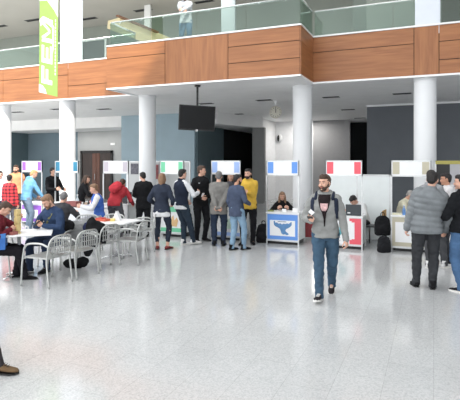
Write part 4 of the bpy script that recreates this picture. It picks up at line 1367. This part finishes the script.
held(W, 1, (.0, .07, .10), 'leaflet', 'small folded white and green leaflet held beside the phone of the walking man', 'leaflet', [('paper', lambda b: b.box(-.035, .035, -.002, .002, 0, .055), M_WHITE), ('green_print', lambda b: b.box(-.03, .01, -.0035, -.002, .01, .05), mat('leaflet_green', srgb(90, 180, 150), .6, var=.05))], (20, -40, 0))

# ---- puffer man, black jacket man, those behind them
person(426.5, 7.2, 10, 1.79, 'man in grey quilted puffer jacket and charcoal trousers with his back turned', (124, 130, 134), (56, 58, 62), 'black', near=True, quilt=True, side=8, puff=1.6, hem=.05,
    feet={1: (.1, .05, 0, 14), -1: (-.12, .16, 0, -6)}, head=(28, 4), collar='high', hands={-1: (-.27, .1, .86), 1: (.30, .12, .88)}, stocky=1.04, topname='puffer_jacket', curl=(.5, .6))
PB = person(463, 7.1, -24, 1.74, 'person in black jacket and blue jeans cut by the right photo edge', (22, 24, 28), (66, 104, 150), 'black', near=True, puff=1.6, hem=.02,
    feet={1: (.12, -.02, 0, 12), -1: (-.1, -.06, 0, -10)}, head=(-32, 0), shoe=(28, 28, 32), sole=True, collar='high', hands={1: (.2, .3, 1.05), -1: (-.2, .3, 1.05)})
person(431, 8.7, 40, 1.78, 'man in light grey hooded top mostly hidden behind the grey puffer jacket', (150, 152, 156), (74, 76, 80), 'black', hood=True, feet={1: (.2, .12, 0, 20), -1: (-.02, -.06, 0, 0)}, shoe=(226, 226, 226), sole=True)
person(447.5, 9.0, -82, 1.72, 'dark-haired man in white top facing left between the puffer and black jackets', (226, 224, 226), (52, 54, 60), 'black', skin=M_SKIN2, hood=True, shoe=(210, 210, 210), sole=True, head=(4, 4))

# ---- group in the middle
person(248.5, 11.2, 186, 1.77, 'bearded man in yellow jacket and black trousers facing the camera', (228, 180, 52), (24, 24, 28), 'black', beard=True, head=(22, 2), hands={1: (.24, .05, .86), -1: (-.02, .24, 1.2)}, hood=True, puff=1.15, hem=.06,
    feet={1: (.12, .1, 0, 20), -1: (-.1, 0, 0, -10)}, palm={-1: (.3, -1, 0)}, handdir={-1: (1, .2, .2)})
b = MB()
GY = person(218.8, 10.95, 2, 1.715, 'older grey-haired man in grey blazer with hands clasped behind his back', (128, 126, 122), (38, 50, 72), 'grey', hem=.10, stocky=1.05, puff=1.2,
    hands={1: (.035, -.19, .885), -1: (-.035, -.2, .865)}, elbow={1: (1, -.15, 0), -1: (-1, -.15, 0)}, handdir={1: (-.9, 0, -.35), -1: (.9, 0, -.35)}, palm={1: (0, -1, 0), -1: (0, -1, 0)}, feet={1: (.1, 0, 0, 12), -1: (-.1, 0, 0, -12)}, topname='blazer', head=(0, 4))
BB = person(236.5, 10.45, 40, 1.66, 'man in dark blue blazer and pale washed jeans turned half away', (66, 78, 104), (124, 160, 190), 'black', skin=M_SKIN2, beard=True, head=(38, 6), hem=.085, topname='blazer', hands={-1: (-.18, .06, .82), 1: (.2, .2, 1.0)},
    feet={1: (.12, .1, 0, 18), -1: (-.05, -.1, 0, 5)})
held(BB, -1, (.0, .04, -.11), 'paper_roll', 'small cream paper held low by the man in dark blue blazer', 'paper', [('paper', lambda b: b.box(-.05, .05, -.008, .008, -.05, .05), mat('cream_sheet', srgb(222, 212, 180), .7, var=.03))], (10, 20, 30))
person(230.6, 12.3, 175, 1.66, 'woman with light brown hair glimpsed between the grey and blue blazers', (80, 80, 88), (50, 50, 56), 'lightbrown', female=True, hairstyle='bob')
BM = person(200.5, 11.6, 142, 1.84, 'tall man in black sweatshirt with small white badge, facing right', (26, 27, 30), (26, 27, 31), 'brown', head=(-42, 2), hands={1: (.16, .25, 1.08), -1: (-.22, .16, 1.02)}, hem=.03, emblem=((200, 204, 208), [(.235, 28, 38), (.245, 28, 38)]), feet={1: (.13, .02, 0, 14), -1: (-.12, 0, 0, -12)}, topname='sweatshirt')
held(BM, 1, (-.01, .06, .05), 'white_phone', 'small white phone in the hand of the tall man in black', 'phone', [('phone_body', lambda b: b.box(-.03, .03, -.005, .005, -.06, .06), M_WHITE), ('phone_screen', lambda b: b.box(-.027, .027, -.006, -.005, -.05, .05), M_SCREEN)], (-30, 0, 0))
person(183, 11.05, 42, 1.77, 'man in navy vest over white sleeves, dark jeans and white trainers', (34, 42, 62), (44, 58, 74), 'black', sleeve=(224, 226, 230), shirt_hem=((222, 224, 228), .045), hem=.005, topname='vest', collar='high',
    hands={1: (.22, .27, 1.2), -1: (-.18, .26, .98)}, head=(10, 4), shoe=(232, 232, 232), sole=True, feet={1: (.12, .22, 0, 20), -1: (-.03, .05, 0, 10)}, pelvis=(0, -.05, .925), hairstyle='short')
person(161.8, 10.5, 8, 1.69, 'woman with light brown tied hair in navy jacket over white shirt and navy trousers', (44, 52, 70), (42, 50, 66), 'lightbrown', female=True, hairstyle='bob', shirt_hem=((228, 228, 230), .055), hem=.045, stocky=1.08,
    barefoot=True, shoe=(150, 60, 62), hands={1: (.2, .16, .98), -1: (-.2, .14, .98)}, feet={1: (.12, .02, 0, 22), -1: (-.1, 0, 0, -14)}, head=(0, 0))
person(143.5, 12.3, -14, 1.67, 'man in black suit jacket seen from behind with short black hair', (24, 25, 28), (30, 32, 36), 'black', stocky=1.08, hem=.10, head=(-26, 12), topname='suit_jacket', hands={1: (.16, .3, 1.0), -1: (-.16, .3, 1.0)})
# ---- red jacket leaning
person(116, 12.0, 12, 1.72, 'person bending forward in red jacket with red backpack and grey trousers', (196, 46, 56), (84, 84, 90), 'brown', lean=58, pelvis=(0, -.08, .88), hands={1: (.24, .5, .82), -1: (-.2, .55, .85)}, head=(0, -10), feet={1: (.11, 0, 0, 8), -1: (-.11, 0, 0, -8)}, backp=((212, 48, 60), 1.0))
# ---- left cluster
seat_f = {1: (.11, .46, 0, 6), -1: (-.11, .46, 0, -6)}
NV = person(56.5, 8.7, 206, 1.8, 'seated bearded man in navy sweater looking down at his phone', (44, 66, 104), (44, 60, 90), 'lightbrown', skin=M_SKIN, pelvis=(0, 0, .535), lean=14, head=(8, 26), near=True, beard=True, topname='sweater',
    feet={1: (.12, .5, 0, 8), -1: (-.12, .34, 0, -8)}, hands={1: (.06, .36, .80), -1: (-.07, .36, .80)}, elbow={1: (1, -.6, -.3), -1: (-1, -.6, -.3)}, handdir={1: (-.6, .6, .2), -1: (.6, .6, .2)}, palm={1: (-.5, -.4, .6), -1: (.5, -.4, .6)}, curl=(.7, .7), shoe=(34, 34, 38),
    strap=((122, 124, 84), [(.05, 46, 58), (.12, 20, 32), (.18, 2, 14), (.24, -18, -6), (.28, -34, -22)]))
held(NV, 1, (-.06, .07, .045), 'mobile_phone', 'dark mobile phone held by the seated navy sweater man', 'phone', phone_parts(), (-50, 0, 90))
ME = person(-8, 7.75, 72, 1.7, 'person in maroon sweater at left photo edge reaching for the block tower', (118, 30, 42), (26, 24, 30), 'brown', skin=M_SKIN, pelvis=(0, 0, .52), lean=14, head=(10, 30), near=True,
    feet={1: (.11, .5, 0, 6), -1: (-.11, .35, 0, -6)}, hands={-1: (-.08, .40, 1.0), 1: (.12, .28, .82)}, elbow={-1: (-.6, -.4, -.6), 1: (.6, -.5, -.6)}, curl=(.5, .5), topname='sweater')
held(ME, 1, (.03, -.10, -.15), 'blue_folder', 'bright blue bag on the lap of the person in maroon sweater', 'bag', [('folder_body', lambda b: b.box(-.14, .14, -.05, .05, -.14, .1), mat('bright_blue_nylon', srgb(46, 104, 178), .6, bump=.2, var=.1)), ('folder_flap', lambda b: b.box(-.145, .145, -.055, .055, .04, .11), mat('bright_blue_flap', srgb(60, 120, 190), .6, var=.06))])
person(9.5, 13.0, 6, 1.58, 'short black-haired person in red plaid shirt seen from behind', plaid_mat(), (96, 96, 104), 'black', female=True, hem=.09, hairstyle='curly', topname='plaid_shirt', puff=1.8)
person(16.5, 15.4, 168, 1.83, 'man with beard in bright orange hooded jacket at the left', (232, 150, 100), (60, 60, 66), 'brown', beard=True, hood=True, head=(12, 4), puff=1.4, topname='hooded_jacket')
person(0, 13.4, 150, 1.68, 'dark-haired person in pale blue top at the left photo edge', (196, 212, 230), (70, 80, 100), 'black')
person(28.5, 13.4, 48, 1.74, 'person in light blue hooded top and jeans leaning over the purple booth counter', (104, 172, 222), (120, 142, 168), 'ginger', hood=True, lean=17, head=(10, 14), hands={1: (.2, .36, .88), -1: (-.16, .26, .92)}, pelvis=(0, -.06, .91), shoe=(226, 226, 228), sole=True, hem=.03, topname='hooded_top')
person(52.5, 14.2, 125, 1.76, 'pale-faced person in black at the blue-green booth', (20, 21, 25), (28, 28, 32), 'black', head=(-20, 0), hands={1: (.1, .3, 1.12), -1: (-.2, .3, 1.1)})
sit = dict(pelvis=(0, 0, .52), feet=seat_f)
person(60, 10.2, 8, 1.66, 'seated person with dark grey hair seen from behind, left of the long white table', (62, 62, 66), (50, 50, 56), 'grey', pelvis=(0, 0, .50), feet=seat_f, hairstyle='curly', lean=14, head=(0, 18), hands={1: (.2, .42, .78), -1: (-.2, .42, .78)})
person(82, 13.3, 70, 1.66, 'woman with long brown hair in dark coat behind the long white table', (30, 30, 34), (34, 34, 40), 'brown', female=True, hairstyle='long', lean=16, head=(30, 10), hands={1: (.16, .4, .95), -1: (-.16, .42, .95)}, z0=-.0, pelvis=(0, -.04, .80))
person(99.5, 11.5, 250, 1.72, 'seated man with short brown hair in bright blue vest over white shirt', (54, 100, 200), (170, 172, 178), 'lightbrown', pelvis=(0, 0, .60), feet={1: (.11, .4, 0, 6), -1: (-.11, .4, 0, -6)}, sleeve=(232, 232, 236), lean=10, head=(4, 8), topname='vest', hands={1: (.14, .42, .86), -1: (-.14, .42, .86)})
# ---- behind the booths
person(282, 11.95, 182, 1.62, 'woman with long light brown hair in black sitting behind the blue booth', (24, 22, 24), (30, 30, 34), 'lightbrown', female=True, hairstyle='long', pelvis=(0, 0, .44), feet={1: (.11, .36, 0, 6), -1: (-.11, .36, 0, -6)}, lean=8, head=(4, 10), hands={1: (.14, .34, .80), -1: (-.14, .34, .80)})
person(363, 11.45, 228, 1.72, 'dark-haired man in white shirt bent down behind the laptop', (228, 230, 230), (34, 36, 40), 'black', pelvis=(0, 0, .48), feet={1: (.11, .34, 0, 6), -1: (-.11, .34, 0, -6)}, lean=38, head=(4, 34), hands={1: (.14, .5, .78), -1: (-.14, .5, .78)}, topname='shirt')
person(400.5, 11.7, 128, 1.66, 'older silver-haired man in cream shirt sitting behind the beige booth', (226, 220, 190), (60, 62, 70), 'silver', pelvis=(0, 0, .50), feet={1: (.11, .36, 0, 6), -1: (-.11, .36, 0, -6)}, lean=20, head=(-6, 24), hands={1: (.14, .4, .82), -1: (-.14, .4, .82)}, topname='shirt')
# seats for those sitting behind the booths
def stool(px, d, h, label):
    p = at(px, d)
    t = empty('stool', (p.x, p.y, 0), dirz(0), label, 'stool', 'stools behind the booths')
    b = MB(); b.tube([(0, 0, h - .04), (0, 0, h)], .17, 24); bevel(b.build('seat', M_BLACK, t), .01)
    for x in (-.12, .12):
        for y in (-.12, .12):
            b = MB(); b.tube([(x * 1.3, y * 1.3, 0), (x * .8, y * .8, h - .04)], .012); b.build('leg', M_ALU, t, True)
stool(282, 11.95, .36, 'round stool under the woman behind the blue booth')
stool(363, 11.5, .40, 'round stool under the man in white shirt behind the laptop')
stool(400.5, 11.75, .42, 'round stool under the silver-haired man')
stool(60, 10.2, .42, 'round stool under the grey-haired person left of the long white table')
stool(99.5, 11.5, .52, 'round stool under the man in bright blue vest')

# ---- balcony person leaning on the rail
bx = X_at(182.5, 11.8)
person(0, 0, 184, 1.7, 'person in white and grey striped top leaning on the upper glass balustrade', (176, 182, 188), (80, 116, 146), 'brown', z0=5.002, loc=V((bx, 12.0, 0)), lean=20, hands={1: (.02, .53, 1.01), -1: (-.02, .55, 1.04)}, elbow={1: (1, .0, -.3), -1: (-1, .0, -.3)},
    handdir={1: (-1, .1, 0), -1: (1, .1, 0)}, head=(0, 22), beard=True, hem=.05, topname='striped_top', skin=M_SKIN)
# ---- foreground foot at the left edge belongs to a person stepping in
fp = at(-10, 4.33)
person(-45, 4.45, 92, 1.78, 'person mostly left of the photo, only one brown leather boot in view', (70, 74, 84), (60, 56, 60), 'brown', near=True, shoe=(120, 92, 62), feet={1: (.05, .30, 0, 4), -1: (-.1, -.25, 0, -4)}, pelvis=(0, 0, .905), loc=at(-32, 4.4) )

# ------------------------------------------------------------------ LIGHT AND CAMERA
w = bpy.data.worlds.new('World'); scene.world = w; w.use_nodes = True
bg = w.node_tree.nodes['Background']
bg.inputs['Color'].default_value = (.97, .985, 1.0, 1)
bg.inputs['Strength'].default_value = 2.0
sun = bpy.data.lights.new('sun', 'SUN'); sun.energy = 4.8; sun.angle = R(2); sun.color = (1, .95, .88)
so = bpy.data.objects.new('sun', sun); COL.objects.link(so)
so.rotation_euler = V((-.74, .8, -.96)).to_track_quat('-Z', 'Y').to_euler()
so.location = (5, -8, 14)

cam = bpy.data.cameras.new('camera'); co = bpy.data.objects.new('camera', cam); COL.objects.link(co)
co.location = (0, 0, HC); co.rotation_euler = (PI / 2, 0, YAW)
cam.sensor_fit = 'HORIZONTAL'; cam.sensor_width = 36; cam.lens = F / 460 * 36
cam.shift_y = -(200 - HOR) / 460.0
cam.clip_start = .1; cam.clip_end = 200
scene.camera = co
vs = scene.view_settings
vs.view_transform = 'Standard'; vs.look = 'None'; vs.gamma = 1; vs.exposure = 0.22; vs.use_curve_mapping = False

# ------------------------------------------------------------------ apply the remesh modifiers in one pass, fold cloth, add the hands
bpy.context.view_layer.update()
dg = bpy.context.evaluated_depsgraph_get()
res = [bpy.data.meshes.new_from_object(o.evaluated_get(dg)) for o, _, _ in FINAL]
fonts = [bpy.data.meshes.new_from_object(o.evaluated_get(dg)) for o in FONTS]
for o, me in zip(FONTS, fonts):
    n = bpy.data.objects.new('printed_letters', me); COL.objects.link(n)
    n.parent = o.parent; n.location = o.location; n.rotation_euler = o.rotation_euler
    bpy.data.objects.remove(o)
for (o, hb, disp), me in zip(FINAL, res):
    o.modifiers.clear()
    me.name = o.name
    if not me.materials:
        me.materials.append(o.data.materials[0])
    if disp:
        amp, fq = disp
        n_ = len(me.vertices)
        seed = V((n_ % 7, n_ % 11, 0))
        cos = [0.0] * (n_ * 3); nos = [0.0] * (n_ * 3)
        me.vertices.foreach_get('co', cos)
        me.vertices.foreach_get('normal', nos)
        for i in range(0, n_ * 3, 3):
            x, y, z = cos[i] * fq, cos[i + 1] * fq, cos[i + 2] * fq
            k = amp * (noise.noise(V((x, y, z * 1.6)) + seed) + .5 * noise.noise(V((x * 2.3, y * 2.3, z * 3.2)) + seed))
            cos[i] += nos[i] * k; cos[i + 1] += nos[i + 1] * k; cos[i + 2] += nos[i + 2] * k
        me.vertices.foreach_set('co', cos)
        me.update()
    if hb is not None and hb.v:
        bm = bmesh.new(); bm.from_mesh(me)
        vv = [bm.verts.new(p) for p in hb.v]
        for f in hb.f:
            try: bm.faces.new([vv[i] for i in f])
            except ValueError: pass
        bmesh.ops.recalc_face_normals(bm, faces=bm.faces)
        bm.to_mesh(me); bm.free()
    for p in me.polygons: p.use_smooth = True
    o.data = me
# fill lights added to brighten the upper gallery and the stands area, no visible fittings
def area(x, y, z, sx, sy, p, col=(1, .97, .92)):
    l = bpy.data.lights.new('fill_light', 'AREA'); l.shape = 'RECTANGLE'; l.size = sx; l.size_y = sy; l.energy = p; l.color = col
    o = bpy.data.objects.new('fill_light', l); COL.objects.link(o); o.location = (x, y, z)
for x in (-20, -14, -8, -2, 4):
    area(x, 15.5, 8.2, 3, 1.2, 40)
area(X_at(306, 23), 23.0, 3.93, 1.2, .8, 55)  # added fill in place of side window glow on the rear wall
area(-16, 19.3, 3.46, 3, .3, 25)
